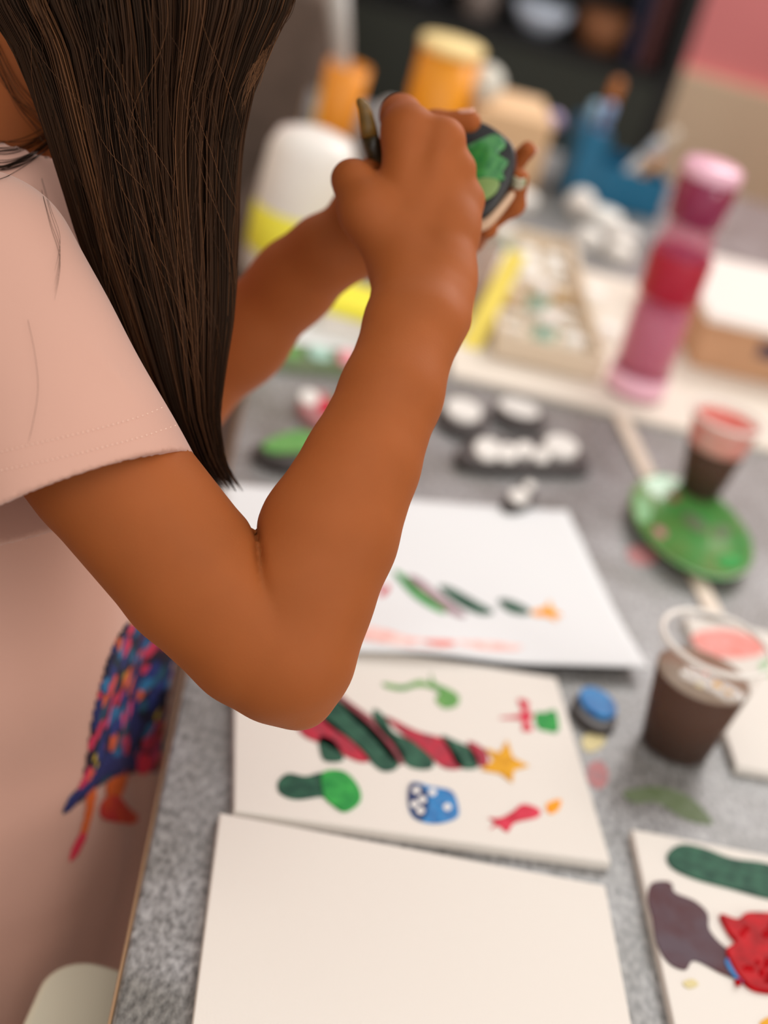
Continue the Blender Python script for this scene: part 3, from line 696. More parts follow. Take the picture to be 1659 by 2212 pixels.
for x, y, z, r, lb in ((1215, 560, TZ, .022, 'white round plaster piece on the table just behind the craft tray'), (1268, 528, TZ, .021, 'white round plaster piece behind the craft tray, middle of three in a row'), (1335, 560, TZ, .021, 'white round plaster piece behind the craft tray, nearest the pink bottle'),
                    (1268, 655, zE, .020, 'white round plaster piece on the cream board at the far end of the tray'), (1300, 735, zE, .018, 'white round plaster piece on the cream board between the tray and pink bottle')):
    c = at(x, y, z)+[0, 0, .0005]
    tag(link_mesh('plaster_disc', *lathe([(r*.9, 0), (r, .004), (r, .012), (r*.8, .019), (r*.3, .022)], c, 26), M['pcream']), lb, 'craft piece')
# ------------------------------------------------------------------ background: black shelf unit, armchair, red chair
SX0, SX1, SY = -.62, .335, 3.30
sh = thing('shelf_unit', ((SX0+SX1)/2, SY+.15, 0), 'tall black shelf unit behind the far end of the table', 'shelf')
link_mesh('side_panel', *box_geo(SX0+.0125, SY+.15, 0, .025, .30, 1.5), M['dark'], sh, smooth=False)
link_mesh('side_panel', *box_geo(SX1-.0175, SY+.15, 0, .035, .30, 1.5), M['dark'], sh, smooth=False)
link_mesh('back_panel', *box_geo((SX0+SX1)/2, SY+.292, 0, SX1-SX0-.06, .014, 1.5), M['dark'], sh, smooth=False)
for z in (.10, .45, .775, 1.15, 1.48): link_mesh('shelf', *box_geo((SX0+SX1)/2, SY+.14, z, SX1-SX0-.062, .27, .02), M['dark'], sh, smooth=False)
link_mesh('front_panel', *box_geo((SX0+SX1)/2, SY+.006, .472, SX1-SX0-.064, .012, .30), M['olive'], sh, smooth=False)
zs = .7954
def sit(name, x, g, mt, label, cat): return tag(link_mesh(name, *g, mt), label, cat)
sit('ceramic_bowl', 0, lathe([(.03, 0), (.055, .03), (.062, .055), (.058, .055), (.03, .006)], (.03, SY+.10, zs), 36), mat('pale_blue_ceramic', (214, 226, 244), .2), 'pale blue bowl on the black shelf', 'bowl')
sit('basket', 0, lathe([(.045, 0), (.055, .07), (.05, .07), (.04, .006)], (.165, SY+.12, zs), 36), mat('brown_wicker', (150, 96, 60), .7, bump=.5), 'small brown basket on the black shelf', 'basket')
sit('jar', 0, lathe([(.03, 0), (.034, .004), (.034, .06), (.02, .075)], (-.10, SY+.09, zs), 30), mat('taupe_ceramic', (130, 118, 112), .4), 'grey jar left of the pale blue bowl', 'jar')
sit('jar', 0, lathe([(.03, 0), (.034, .004), (.034, .05), (.02, .07)], (-.22, SY+.1, zs), 30), mat('dark_glass', (60, 60, 66), .2), 'dark jar on the left of the black shelf', 'jar')
bevel(tag(link_mesh('book', *box_geo(.262, SY+.12, zs, .030, .16, .22, 0), mat('maroon_cover', (86, 40, 40), .6), smooth=False), 'maroon book standing at the right end of the black shelf', 'book'), .002)
bevel(tag(link_mesh('book', *box_geo(.228, SY+.12, zs, .022, .15, .20, 0), mat('navy_cover', (24, 30, 60), .6), smooth=False), 'navy book beside the maroon one on the black shelf', 'book'), .002)

ch = thing('armchair', (-.63, 2.72, 0), 'taupe upholstered armchair behind the left side of the table', 'armchair')
M['taupe'] = mat('taupe_fabric', (104, 88, 78), .9, var=.15, scale=30, bump=.3)
subsurf(bevel(link_mesh('seat', *box_geo(-.63, 2.72, .25, .56, .50, .18), M['taupe'], ch, smooth=False), .04, 3), 1)
subsurf(bevel(link_mesh('backrest', *box_geo(-.63, 3.0, .25, .60, .12, .60), M['taupe'], ch, smooth=False), .04, 3), 1)
for s in (-1, 1): subsurf(bevel(link_mesh('armrest', *box_geo(-.63+s*.30, 2.74, .20, .10, .56, .38), M['taupe'], ch, smooth=False), .035, 3), 1)
for a_, b_ in ((-1, -1), (1, -1), (-1, 1), (1, 1)): link_mesh('leg', *lathe([(.014, 0), (.02, .22)], (-.63+a_*.25, 2.75+b_*.22, 0), 14), M['dark'], ch)

rc = thing('chair', (.93, 3.25, 0), 'red fabric chair at the far right behind the table', 'chair')
M['redf'] = mat('red_fabric', (190, 62, 74), .85)
bevel(link_mesh('seat', *box_geo(.93, 3.25, .42, .42, .42, .07), M['redf'], rc, smooth=False), .02)
bevel(link_mesh('backrest', *box_geo(.93, 3.45, .50, .42, .05, .42), M['redf'], rc, smooth=False), .02)
for a_, b_ in ((-1, -1), (1, -1), (-1, 1), (1, 1)): link_mesh('leg', *lathe([(.012, 0), (.014, .42)], (.93+a_*.18, 3.25+b_*.18, 0), 12), M['dark'], rc)

# cream stool beside the near corner of the table
sz = .66
c = at(262, 2262, sz)
stl = thing('stool', (c[0], c[1], 0), 'cream plastic stool tucked under the near table edge at bottom left', 'stool')
M['creamp'] = mat('cream_plastic', (212, 208, 186), .4)
link_mesh('seat', *slab(rsq(.12, .12, .03, 8)+c[:2], sz-.02, sz, dome=.004), M['creamp'], stl, smooth=False)
for a_, b_ in ((-1, -1), (1, -1), (-1, 1), (1, 1)): link_mesh('leg', *tube([(c[0]+a_*.07, c[1]+b_*.07, 0.001), (c[0]+a_*.048, c[1]+b_*.048, sz-.02)], [.012, .014], 12), M['creamp'], stl)

#BODY
# ------------------------------------------------------------------ the painter
def J(x, y, D): return pt(x, y, D)
def R_px(r, D): return r*D/FPX
def chain(pts, k=.012):
    """pts = (px, py, depth, radius px) -> round cones"""
    out = []
    for a, b in zip(pts[:-1], pts[1:]):
        out.append((J(*a[:3]), J(*b[:3]), R_px(a[3], a[2]), R_px(b[3], b[2]), k))
    return out
# right arm
upper = chain([(-60, 640, .795, 175), (100, 860, .80, 172), (225, 1010, .80, 170), (416, 1242, .80, 163), (550, 1372, .80, 158), (612, 1408, .80, 158)], .003)
fore = chain([(612, 1408, .80, 158), (655, 1285, .803, 152), (709, 1154, .81, 150), (782, 1000, .82, 125), (845, 850, .835, 108)], .004)
fore += [(J(845, 850, .835), J(872, 700, .855), R_px(106, .835), R_px(84, .855), .006), (J(845, 850, .835), J(918, 700, .855), R_px(104, .835), R_px(84, .855), .006),
         (J(872, 700, .855), J(884, 590, .883), R_px(82, .855), R_px(76, .883), .006), (J(918, 700, .855), J(950, 590, .883), R_px(84, .855), R_px(74, .883), .006),
         (J(985, 690, .862), J(984, 620, .875), R_px(22, .87), R_px(32, .87), .012),
         (J(664, 1482, .80), J(648, 1506, .80), R_px(62, .80), R_px(70, .80), .006)]
gUp = Grp(upper); gFo = Grp(fore)
rh = []
def seg(a, b, k=.009): rh.append((J(*a[:3]), J(*b[:3]), R_px(a[3], a[2]), R_px(b[3], b[2]), k))
seg((884, 590, .883, 75), (868, 500, .893, 64), .007); seg((950, 590, .883, 73), (968, 490, .897, 66), .007)
seg((868, 520, .893, 66), (882, 292, .902, 50), .007)      # index metacarpal
seg((900, 520, .892, 62), (957, 302, .899, 43), .006)
seg((940, 520, .893, 62), (982, 366, .903, 42), .006)
seg((975, 500, .895, 60), (1000, 432, .906, 42), .006)

seg((882, 280, .900, 54), (866, 250, .925, 42), .010)      # index: knuckle, proximal, middle, tip
seg((866, 250, .925, 42), (862, 262, .950, 34), .006); seg((862, 262, .950, 34), (852, 350, .960, 28), .006); seg((852, 350, .960, 28), (840, 420, .950, 24), .005)
seg((957, 302, .900, 42), (935, 285, .938, 33), .008); seg((935, 285, .938, 33), (915, 390, .950, 28), .005); seg((915, 390, .950, 28), (880, 440, .940, 24), .005)
seg((985, 366, .903, 36), (975, 345, .940, 29), .007); seg((975, 345, .940, 29), (948, 455, .950, 26), .005); seg((948, 455, .950, 26), (915, 480, .938, 22), .005)
seg((1003, 432, .906, 38), (992, 425, .940, 26), .007); seg((992, 425, .940, 26), (965, 515, .945, 23), .005); seg((965, 515, .945, 23), (935, 530, .933, 20), .005)
seg((862, 560, .885, 68), (795, 456, .890, 57), .007)      # thumb
seg((795, 456, .890, 57), (760, 388, .895, 40), .010); seg((760, 388, .895, 40), (800, 378, .925, 31), .006); seg((800, 378, .925, 31), (838, 400, .945, 25), .005)
seg((815, 470, .900, 42), (850, 430, .905, 46), .007)
gRH = Grp(rh)
# left arm and hand
lfore = chain([(385, 850, 1.06, 104), (520, 731, 1.04, 94), (638, 607, 1.02, 84), (700, 545, 1.005, 76)], .015)
lh = []
def lseg(a, b, k=.008): lh.append((J(*a[:3]), J(*b[:3]), R_px(a[3], a[2]), R_px(b[3], b[2]), k))
lseg((700, 545, 1.005, 76), (800, 480, 1.00, 68), .015); lseg((720, 555, 1.005, 62), (840, 520, 1.005, 55), .015)
lseg((800, 480, 1.0, 66), (890, 400, 1.0, 44), .015); lseg((820, 500, 1.005, 60), (915, 465, 1.01, 42), .015); lseg((835, 520, 1.01, 48), (925, 520, 1.015, 38), .015)
lseg((780, 440, .995, 52), (845, 330, .985, 36), .012); lseg((845, 330, .985, 36), (940, 268, .975, 28), .006); lseg((940, 268, .975, 28), (1015, 262, .970, 24), .005)   # thumb
lseg((890, 400, 1.01, 36), (1000, 385, 1.025, 28), .006); lseg((1000, 385, 1.025, 28), (1098, 372, 1.02, 23), .005); lseg((1098, 372, 1.02, 23), (1140, 322, 1.005, 17), .005)
lseg((915, 465, 1.01, 40), (1030, 490, 1.02, 30), .006); lseg((1030, 490, 1.02, 30), (1108, 440, 1.005, 25), .005); lseg((1108, 440, 1.005, 25), (1122, 385, .985, 21), .005)
lseg((925, 505, 1.015, 36), (1015, 520, 1.02, 26), .006); lseg((1015, 520, 1.02, 26), (1052, 492, .995, 21), .005); lseg((1052, 492, .995, 21), (1052, 455, .985, 18), .004)
lseg((925, 530, 1.015, 32), (985, 545, 1.01, 22), .006); lseg((985, 545, 1.01, 22), (1015, 520, .985, 18), .004)
gLF = Grp(lfore); gLH = Grp(lh)
NECK = np.array([-.262, .862, 1.10]); HC = np.array([-.215, .915, 1.31]); SHL = np.array([-.245, 1.00, 1.055]); LE = J(385, 850, 1.06)
torso = [((-.265, .87, 1.07), (-.255, .87, .95), .055, .068, .03), ((-.265, .82, 1.05), (-.255, .82, .80), .05, .065, .03), ((-.265, .92, 1.05), (-.255, .92, .80), .05, .065, .03),
         ((-.255, .87, .92), (-.25, .87, .66), .078, .085, .03), ((-.25, .80, .66), (-.25, .94, .66), .078, .078, .03),
         ((-.26, .80, 1.06), tuple(J(-60, 640, .795)), .04, .04, .03), ((-.262, .93, 1.06), tuple(SHL), .04, .04, .03), (tuple(NECK-[0, 0, .02]), (-.258, .902, 1.235), .040, .038, .02)]
torso = [(np.array(a), np.array(b), c_, d_, k) for a, b, c_, d_, k in torso]
gT = Grp(torso)
gLU = Grp([(SHL, LE, .040, R_px(104, 1.06), .01)])
hf = np.array([.86, .05, -.50]); hf /= np.linalg.norm(hf); hl = np.array([-.05, 1.0, 0]); hl -= hf*(hl@hf); hl /= np.linalg.norm(hl); hu = np.cross(hf, hl); hu = hu if hu[2] > 0 else -hu
def H(f_, l_, u_): return HC+hf*f_+hl*l_+hu*u_
head = [(H(-.012, 0, .025), H(.014, 0, .028), .083, .076, .02), (H(.02, 0, -.03), H(.035, 0, -.062), .056, .036, .03), (H(.045, 0, -.085), H(.05, 0, -.088), .018, .017, .02),
        (H(.080, 0, .012), H(.096, 0, -.022), .008, .0115, .012), (H(.066, .03, -.022), H(.05, .036, -.03), .022, .024, .02), (H(.066, -.03, -.022), H(.05, -.036, -.03), .022, .024, .02),
        (H(.078, -.012, -.052), H(.078, .012, -.052), .008, .008, .008), (H(.077, -.01, -.061), H(.077, .01, -.061), .008, .008, .004),
        (H(.078, .03, .026), H(.084, .012, .026), .007, .008, .012), (H(.078, -.03, .026), H(.084, -.012, .026), .007, .008, .012)]
def headpost(p, d):
    for s_ in (-1, 1):
        e = np.linalg.norm(p-H(.094, s_*.031, .008), axis=1)-.017; d = -smin(-d, e, .008)
        ear = np.maximum(sdcone(p, H(-.004, s_*.078, .018), H(.0, s_*.072, -.012), .019, .011), np.abs((p-H(-.004, s_*.079, 0))@(hl+hf*.3*s_))-.0045)
        d = smin(d, ear, .008)
        lid = sdcone(p, H(.080, s_*.022, .013), H(.076, s_*.042, .012), .0045, .0045); d = smin(d, lid, .004)
    mo = sdcone(p, H(.089, -.016, -.0565), H(.089, .016, -.0565), .0022, .0022); d = -smin(-d, mo, .003)
    return d
gHd = Grp(head, post=headpost)
def leg(y):
    return [((-.25, y, .66), (-.235, y, .38), .078, .052, .02), ((-.235, y, .38), (-.25, y, .24), .048, .05, .02), ((-.25, y, .24), (-.255, y, .07), .05, .028, .02),
            ((-.26, y, .045), (-.19, y, .028), .032, .026, .02), ((-.19, y, .026), (-.125, y, .02), .026, .018, .015), ((-.27, y, .028), (-.26, y, .028), .028, .027, .015)]
gLeg = Grp([(np.array(a), np.array(b), c_, d_, k) for y in (.80, .94) for a, b, c_, d_, k in leg(y)])
def arm0(p): return smin(gUp(p), gFo(p), .0015)
NOTCH = J(543, 1158, .785)
def crease(p):                                                  # skin fold inside the bent elbow
    out = np.zeros(len(p)); dn = np.linalg.norm(p-NOTCH, axis=1); mk = dn < .05
    if mk.any():
        q = p[mk]; w_ = (gUp(q)-gFo(q))
        out[mk] = .0030*np.exp(-(w_/.0030)**2)*np.clip((.036-dn[mk])/.022, 0, 1)*np.clip(dn[mk]/.009, .2, 1)
    return out
def body(p):
    d = gUp(p)
    d = smin(d, gFo(p), .0015)
    d = d+crease(p)
    d = smin(d, gRH(p), .008)
    t = smin(gT(p), gHd(p), .02); t = smin(t, gLeg(p), .02)
    l = smin(smin(gLU(p), gLF(p), .012), gLH(p), .008)
    t = smin(t, l, .01)
    return np.minimum(t, d) if False else smin(t, d, .006)
V, Q = polygonise(body, (-.46, .50, -.01), (.12, 1.12, 1.42), .0022)
print('body', len(V))
base = np.array([-.24, .87, 0])
person = tag(link_mesh('person', V, Q, M['skin'], base=base), 'person with long brown hair and pink T-shirt, standing and painting a small black ornament', 'person')
for s_ in (-1, 1):
    e = link_mesh('eye', *lathe([(max(.0115*math.sin(q), .0001), -.0115*math.cos(q)) for q in np.linspace(.01, math.pi-.01, 14)], H(.0665, s_*.031, .008), 20), mat('eye_white', (196, 188, 180), .2), person)
    link_mesh('iris', *lathe([(.006, 0), (.005, .0008), (.0001, .001)], H(.0775, s_*.031, .005), 20, axis=hf), mat('brown_iris', (46, 26, 16), .15), e)
# finger nails
def nail(a, b, off, r, mt, label=None):
    a = J(*a); b = J(*b); d_ = (b-a)/np.linalg.norm(b-a); off = np.array(off, float); off -= d_*(off@d_); off /= np.linalg.norm(off)
    s_ = np.cross(d_, off); V = []; Fs = []
    for i in range(7):
        for j in range(7):
            u, v = i/6*2-1, j/6*2-1; sc_ = math.sqrt(max(0, 1-.35*u*u))
            V.append(b+d_*(u*r*.75)+s_*(v*r*.72*sc_)+off*(r*(1.04-.28*v*v)))
    for i in range(6):
        for j in range(6): Fs.append([i*7+j, (i+1)*7+j, (i+1)*7+j+1, i*7+j+1])
    o = link_mesh('fingernail', V, Fs, mt, person); s2 = o.modifiers.new('t', 'SOLIDIFY'); s2.thickness = .0008; s2.offset = 0
    if label: o['label'] = label
M['nail'] = mat('nail', (214, 160, 136), .25); M['nailg'] = mat('green_smudged_nail', (150, 168, 130), .3, col2=(214, 196, 176), scale=300)
nail((1108, 440, 1.005), (1122, 382, .984), -fw, R_px(21, .985), M['nailg'], 'fingernail smudged with green paint')
nail((1098, 372, 1.02), (1138, 326, 1.006), RT, R_px(18, 1.0), M['nail'])
nail((940, 268, .975), (1008, 262, .971), UP-fw*.3, R_px(24, .97), M['nail'])

# T-shirt: torso, right sleeve with open hem, left sleeve, collar opening
YC = .87
SH = J(-50, 590, .80); HEMC = J(150, 1085, .80); sax = HEMC-SH; sL = np.linalg.norm(sax); sax /= sL
hn = sax-fw*.10; hn /= np.linalg.norm(hn)                       # normal of the hem plane
SE = SH+sax*(sL+.03)
rS0, rS1 = R_px(222, .80), R_px(296, .80)
def folds(p, amp=1.0):
    a = (p-SH)@sax; b = (p-SH)@RT
    q = .0011*np.sin(95*b+30*a+1.5*np.sin(22*a))*np.clip(a*6, 0, 1)
    c_ = (p-J(240, 760, .76)); ln = J(390, 905, .76)-J(240, 760, .76); t = np.clip(c_@ln/(ln@ln), 0, 1); dd = np.linalg.norm(c_-t[:, None]*ln, axis=1)
    q += .0055*np.exp(-(dd/.0075)**2)*np.sin(np.pi*np.clip(t, .05, 1))
    c_ = (p-J(150, 640, .745)); ln = J(300, 800, .76)-J(150, 640, .745); t = np.clip(c_@ln/(ln@ln), 0, 1); dd = np.linalg.norm(c_-t[:, None]*ln, axis=1)
    q += .0045*np.exp(-(dd/.008)**2)*np.sin(np.pi*np.clip(t, .05, 1))
    return q*amp
gS = Grp([(SH, SE, rS0, rS1, .01)])
gSi = Grp([(SH+sax*(sL*.35), SE+sax*.03, rS0*.55, rS1+.004, .01)])
tors = [((-.262, YC, 1.06), (-.248, YC, .98), .066, .082, .03), ((-.248, YC, .98), (-.232, YC, .82), .082, .092, .03), ((-.232, YC, .82), (-.216, YC, .62), .092, .104, .03), ((-.216, YC, .62), (-.212, YC, .36), .104, .116, .03)]
tors = [(np.array(a), np.array(b), c_, d_, k) for a, b, c_, d_, k in tors]
gTs = Grp(tors, scale=(np.array([0, YC, 0]), np.array([1, .64, 1])))
gSh = Grp([(np.array([-.262, .80, 1.052]), np.array([-.25, .745, 1.05]), .056, .056, .03), (np.array([-.262, .93, 1.052]), np.array([-.25, .995, 1.05]), .056, .058, .03),
           (np.array([-.262, .86, 1.075]), np.array([-.26, .88, 1.075]), .062, .062, .03)])
LSE = SHL+(LE-SHL)*.62; lax = (LE-SHL)/np.linalg.norm(LE-SHL)
gLS = Grp([(SHL, LSE+lax*.03, .058, .062, .01)])
gCol = Grp([(NECK+[0.002, .008, .035], np.array([-.258, .89, 1.19]), .052, .075, .01)])
gFr = Grp([(np.array([-.185, .90, .92]), np.array([-.176, .925, .78]), .052, .056, .01), (np.array([-.176, .925, .78]), np.array([-.172, .93, .45]), .056, .076, .01)])
def tfold(p):
    a = np.arctan2(p[:, 1]-YC, p[:, 0]+.22)
    return (.0022*np.sin(a*5+p[:, 2]*7)+.0010*np.sin(a*11-p[:, 2]*12))*np.clip((1.02-p[:, 2])*4, 0, 1)*np.clip((p[:, 2]-.3)*3, 0, 1)
def torso_sdf(p): 
    d = smin(smin(gTs(p), gFr(p), .018)-tfold(p), gSh(p), .03)
    return np.maximum(d, -(p[:, 2]-(.455+.012*np.sin(p[:, 1]*24))))
def sleeve_sdf(p):
    near = gS(p); d = near-folds(p)
    pl = (p-HEMC)@hn
    d = np.maximum(d, pl)
    inner = np.maximum(near+.0052, -(pl+.06))
    return d, inner
def shirt(p):
    d, inner = sleeve_sdf(p)
    t = torso_sdf(p)
    cut = np.maximum(gCol(p), -1)
    t = np.maximum(t, -cut)
    l = np.maximum(gLS(p), (p-LSE)@lax); t = smin(t, l, .02)
    out = smin(t, d, .012)
    out = np.maximum(out, -inner)
    hollow = np.maximum(gTs(p)+.005, p[:, 2]-.50)
    out = np.maximum(out, -hollow)
    return out
V, Q = polygonise(shirt, (-.46, .46, .40), (.0, 1.14, 1.18), .0021)
print('shirt', len(V))
shirt_o = link_mesh('t_shirt', V, Q, M['shirt'], person); shirt_o['label'] = 'loose pale pink cotton T-shirt with stitched sleeve hem'

# seam stitches along the sleeve hem
def stitches(px, n, parent, name):
    P = catmull(px, 40, closed=False); L = np.concatenate([[0], np.cumsum(np.linalg.norm(np.diff(P, axis=0), axis=1))])
    g = []; ts = np.linspace(0, L[-1], n*2+1)
    X = np.interp(ts, L, P[:, 0]); Y = np.interp(ts, L, P[:, 1])
    W, d_ = march(shirt, X, Y, .6, 1.2); W = W-.00025*d_
    for i in range(0, n*2, 2):
        if np.linalg.norm(W[i+1]-W[i]) < .012:
            mid_ = W[i]*.42+W[i+1]*.58; g.append(tube([W[i], (W[i]+mid_)/2-.0002*d_[i], mid_], [.0002, .00034, .0002], 6))
    link_mesh(name, *join(*g), M['thread'], parent)
stitches([(2, 976), (60, 962), (150, 941), (230, 921), (310, 897), (368, 872)], 34, shirt_o, 'hem_stitching')
stitches([(2, 1016), (60, 1004), (150, 984), (230, 964), (310, 942), (388, 916)], 36, shirt_o, 'hem_stitching')

# colourful print on the shirt front
def decal(name, px, mt, parent, off=.0008, step=5, label=None, smooth=True):
    poly = catmull(px, 6) if smooth else np.array(px, float)
    x0, y0 = poly.min(0); x1, y1 = poly.max(0)
    nx_, ny_ = int((x1-x0)/step)+2, int((y1-y0)/step)+2
    gx = x0+np.arange(nx_+1)*step; gy = y0+np.arange(ny_+1)*step
    X, Y = np.meshgrid(gx, gy)
    def inside(x, y):
        r = np.zeros(x.shape, bool); n = len(poly)
        for i in range(n):
            xa, ya = poly[i]; xb, yb = poly[(i+1) % n]
            c_ = ((ya > y) != (yb > y)) & (x < (xb-xa)*(y-ya)/(yb-ya+1e-12)+xa); r ^= c_
        return r
    cellx = (X[:-1, :-1]+X[1:, 1:])/2; celly = (Y[:-1, :-1]+Y[1:, 1:])/2; ins = inside(cellx, celly)
    idx = -np.ones(X.shape, int); need = np.zeros(X.shape, bool)
    need[:-1, :-1] |= ins; need[1:, :-1] |= ins; need[:-1, 1:] |= ins; need[1:, 1:] |= ins
    idx[need] = np.arange(need.sum())
    W, d_ = march(torso_sdf, X[need], Y[need], .7, 1.6); W = W-off*d_
    Fs = [[idx[j, i], idx[j, i+1], idx[j+1, i+1], idx[j+1, i]] for j, i in zip(*np.nonzero(ins))]
    me_ok = [f for f in Fs if max(np.linalg.norm(W[f[0]]-W[f[2]]), np.linalg.norm(W[f[1]]-W[f[3]])) < .03]
    par = list(range(len(W)))
    def fd(i):
        while par[i] != i: par[i] = par[par[i]]; i = par[i]
        return i
    for f in me_ok:
        for v in f[1:]: par[fd(int(v))] = fd(int(f[0]))
    cnt_ = {}
    for f in me_ok: q = fd(int(f[0])); cnt_[q] = cnt_.get(q, 0)+1
    big = max(cnt_, key=cnt_.get); me_ok = [f for f in me_ok if fd(int(f[0])) == big]
    used_ = sorted({int(v) for f in me_ok for v in f}); mp_ = {v: i for i, v in enumerate(used_)}; W = W[used_]
    me_ok = [[mp_[int(v)] for v in f] for f in me_ok]
    o = link_mesh(name, W, [[int(v) for v in f] for f in me_ok], mt, parent)
    s2 = o.modifiers.new('t', 'SOLIDIFY'); s2.thickness = .0004
    if label: o['label'] = label
    return o
def print_material():
    mt, nt, b = new_mat('patchwork_print'); tc = nt.nodes.new('ShaderNodeTexCoord')
    vo = nt.nodes.new('ShaderNodeTexVoronoi'); vo.inputs['Scale'].default_value = 84
    nz = nt.nodes.new('ShaderNodeTexNoise'); nz.inputs['Scale'].default_value = 70; nt.links.new(tc.outputs['Object'], nz.inputs['Vector'])
    mv = nt.nodes.new('ShaderNodeMixRGB'); mv.blend_type = 'ADD'; mv.inputs[0].default_value = .018
    nt.links.new(tc.outputs['Object'], mv.inputs[1]); nt.links.new(nz.outputs['Color'], mv.inputs[2]); nt.links.new(mv.outputs[0], vo.inputs['Vector'])
    sep = nt.nodes.new('ShaderNodeSeparateColor'); nt.links.new(vo.outputs['Color'], sep.inputs[0])
    r = nt.nodes.new('ShaderNodeValToRGB'); r.color_ramp.interpolation = 'CONSTANT'
    cs = [(0, (24, 34, 92)), (.22, (34, 104, 150)), (.38, (196, 44, 80)), (.56, (30, 44, 110)), (.68, (200, 60, 110)), (.78, (214, 90, 50)), (.88, (26, 80, 100)), (.95, (190, 160, 40))]
    els = r.color_ramp.elements
    els[0].position = 0; els[0].color = (*lin(cs[0][1]), 1); els[1].position = cs[1][0]; els[1].color = (*lin(cs[1][1]), 1)
    for p_, c_ in cs[2:]: e = els.new(p_); e.color = (*lin(c_), 1)
    nt.links.new(sep.outputs[0], r.inputs['Fac'])
    r2 = nt.nodes.new('ShaderNodeValToRGB'); r2.color_ramp.elements[0].position = .50; r2.color_ramp.elements[0].color = (1, 1, 1, 1); r2.color_ramp.elements[1].position = .62; r2.color_ramp.elements[1].color = (*lin((50, 56, 110)), 1)
    nt.links.new(vo.outputs['Distance'], r2.inputs['Fac'])
    mx = nt.nodes.new('ShaderNodeMixRGB'); mx.blend_type = 'MULTIPLY'; mx.inputs[0].default_value = 1
    nt.links.new(r.outputs[0], mx.inputs[1]); nt.links.new(r2.outputs[0], mx.inputs[2]); nt.links.new(mx.outputs[0], b.inputs['Base Color'])
    b.inputs['Roughness'].default_value = .8
    return mt
PM = print_material()
decal('shirt_print', [(285, 1340), (330, 1340), (420, 1400), (430, 1480), (400, 1560), (370, 1640), (338, 1668), (312, 1660), (290, 1668), (262, 1680), (225, 1690), (196, 1715), (165, 1738), (136, 1758), (150, 1725), (176, 1690), (186, 1640), (200, 1550), (222, 1460), (250, 1385)], PM, shirt_o, label='colourful patchwork figure printed on the shirt front')
M['pnavy'] = mat('print_navy', (30, 34, 92), .8); M['pred'] = mat('print_red', (196, 40, 50), .8, col2=(214, 80, 30), scale=40); M['por'] = mat('print_orange', (214, 96, 30), .8); M['pcr'] = mat('print_crimson', (212, 40, 70), .8)
decal('printed_band', [(290, 1630), (292, 1655), (262, 1668), (225, 1680), (196, 1708), (165, 1734), (138, 1757), (155, 1718), (190, 1690), (215, 1655), (245, 1635)], M['pnavy'], shirt_o, .0014)
decal('printed_band', [(292, 1420), (300, 1420), (296, 1520), (290, 1640), (284, 1640), (286, 1520)], M['pnavy'], shirt_o, .0014, 3)
decal('printed_patch', [(300, 1632), (318, 1628), (332, 1650), (318, 1670), (298, 1668)], M['pcr'], shirt_o, .0016, 4)
decal('printed_leg', [(232, 1690), (272, 1672), (270, 1700), (255, 1728), (236, 1732)], M['por'], shirt_o, .0012, 3)
decal('printed_foot', [(222, 1730), (250, 1718), (285, 1752), (298, 1762), (290, 1778), (250, 1776), (218, 1764)], M['pred'], shirt_o, .0014, 3)
decal('printed_leg', [(188, 1706), (206, 1700), (204, 1740), (190, 1790), (180, 1815), (174, 1800), (184, 1760)], M['por'], shirt_o, .0012, 3)
decal('printed_foot', [(176, 1800), (186, 1808), (168, 1845), (152, 1860), (156, 1835)], M['pcr'], shirt_o, .0014, 3)

# hair: a dark inner mass and several thousand strands
rs = np.random.RandomState(5)
def hair_material():
    mt, nt, b = new_mat('brown_hair'); at_ = nt.nodes.new('ShaderNodeAttribute'); at_.attribute_name = 'tone'
    r = nt.nodes.new('ShaderNodeValToRGB'); e = r.color_ramp.elements
    e[0].position = 0; e[0].color = (*lin((22, 13, 8)), 1); e[1].position = 1; e[1].color = (*lin((112, 74, 48)), 1)
    n = e.new(.55); n.color = (*lin((50, 31, 20)), 1)
    nt.links.new(at_.outputs['Fac'], r.inputs['Fac']); nt.links.new(r.outputs[0], b.inputs['Base Color'])
    b.inputs['Roughness'].default_value = .42; b.inputs['Specular IOR Level'].default_value = .25; b.inputs['Specular Tint'].default_value = (1, .75, .55, 1)
    return mt
M['hair'] = hair_material()
GY = [-120, 0, 100, 200, 300, 400, 500, 600, 700, 800, 900, 1000, 1060]
GL = [-90, -40, 28, 70, 104, 135, 165, 200, 240, 285, 335, 395, 440]
GR = [655, 636, 585, 545, 524, 516, 514, 510, 502, 486, 474, 488, 528]
GD = [.795, .80, .81, .82, .83, .838, .846, .853, .858, .864, .870, .876, .88]
KC = H(-.006, 0, .031)
strips_V = []; strips_F = []; tones = []; nv = 0
def add_strand(P, r, tone):
    global nv
    n = len(P); T = np.gradient(P, axis=0); T /= np.linalg.norm(T, axis=1)[:, None]+1e-9
    A = np.cross(T, fw+np.array([.1, 0, .2])); A /= np.linalg.norm(A, axis=1)[:, None]+1e-9; B = np.cross(T, A)
    rr = r*np.clip(np.minimum(1, (1-np.arange(n)/(n-1))*5+.15), 0, 1)[:, None]
    R3 = np.stack([P+A*rr, P+(-.5*A+.87*B)*rr, P+(-.5*A-.87*B)*rr], 1).reshape(-1, 3)
    strips_V.append(R3); i = np.arange(n-1)[:, None]*3
    for k in range(3):
        k2 = (k+1) % 3; strips_F.append(np.concatenate([i+k, i+k2, i+3+k2, i+3+k], 1)+nv)
    tones.append(np.full(len(R3), tone)); nv += len(R3)
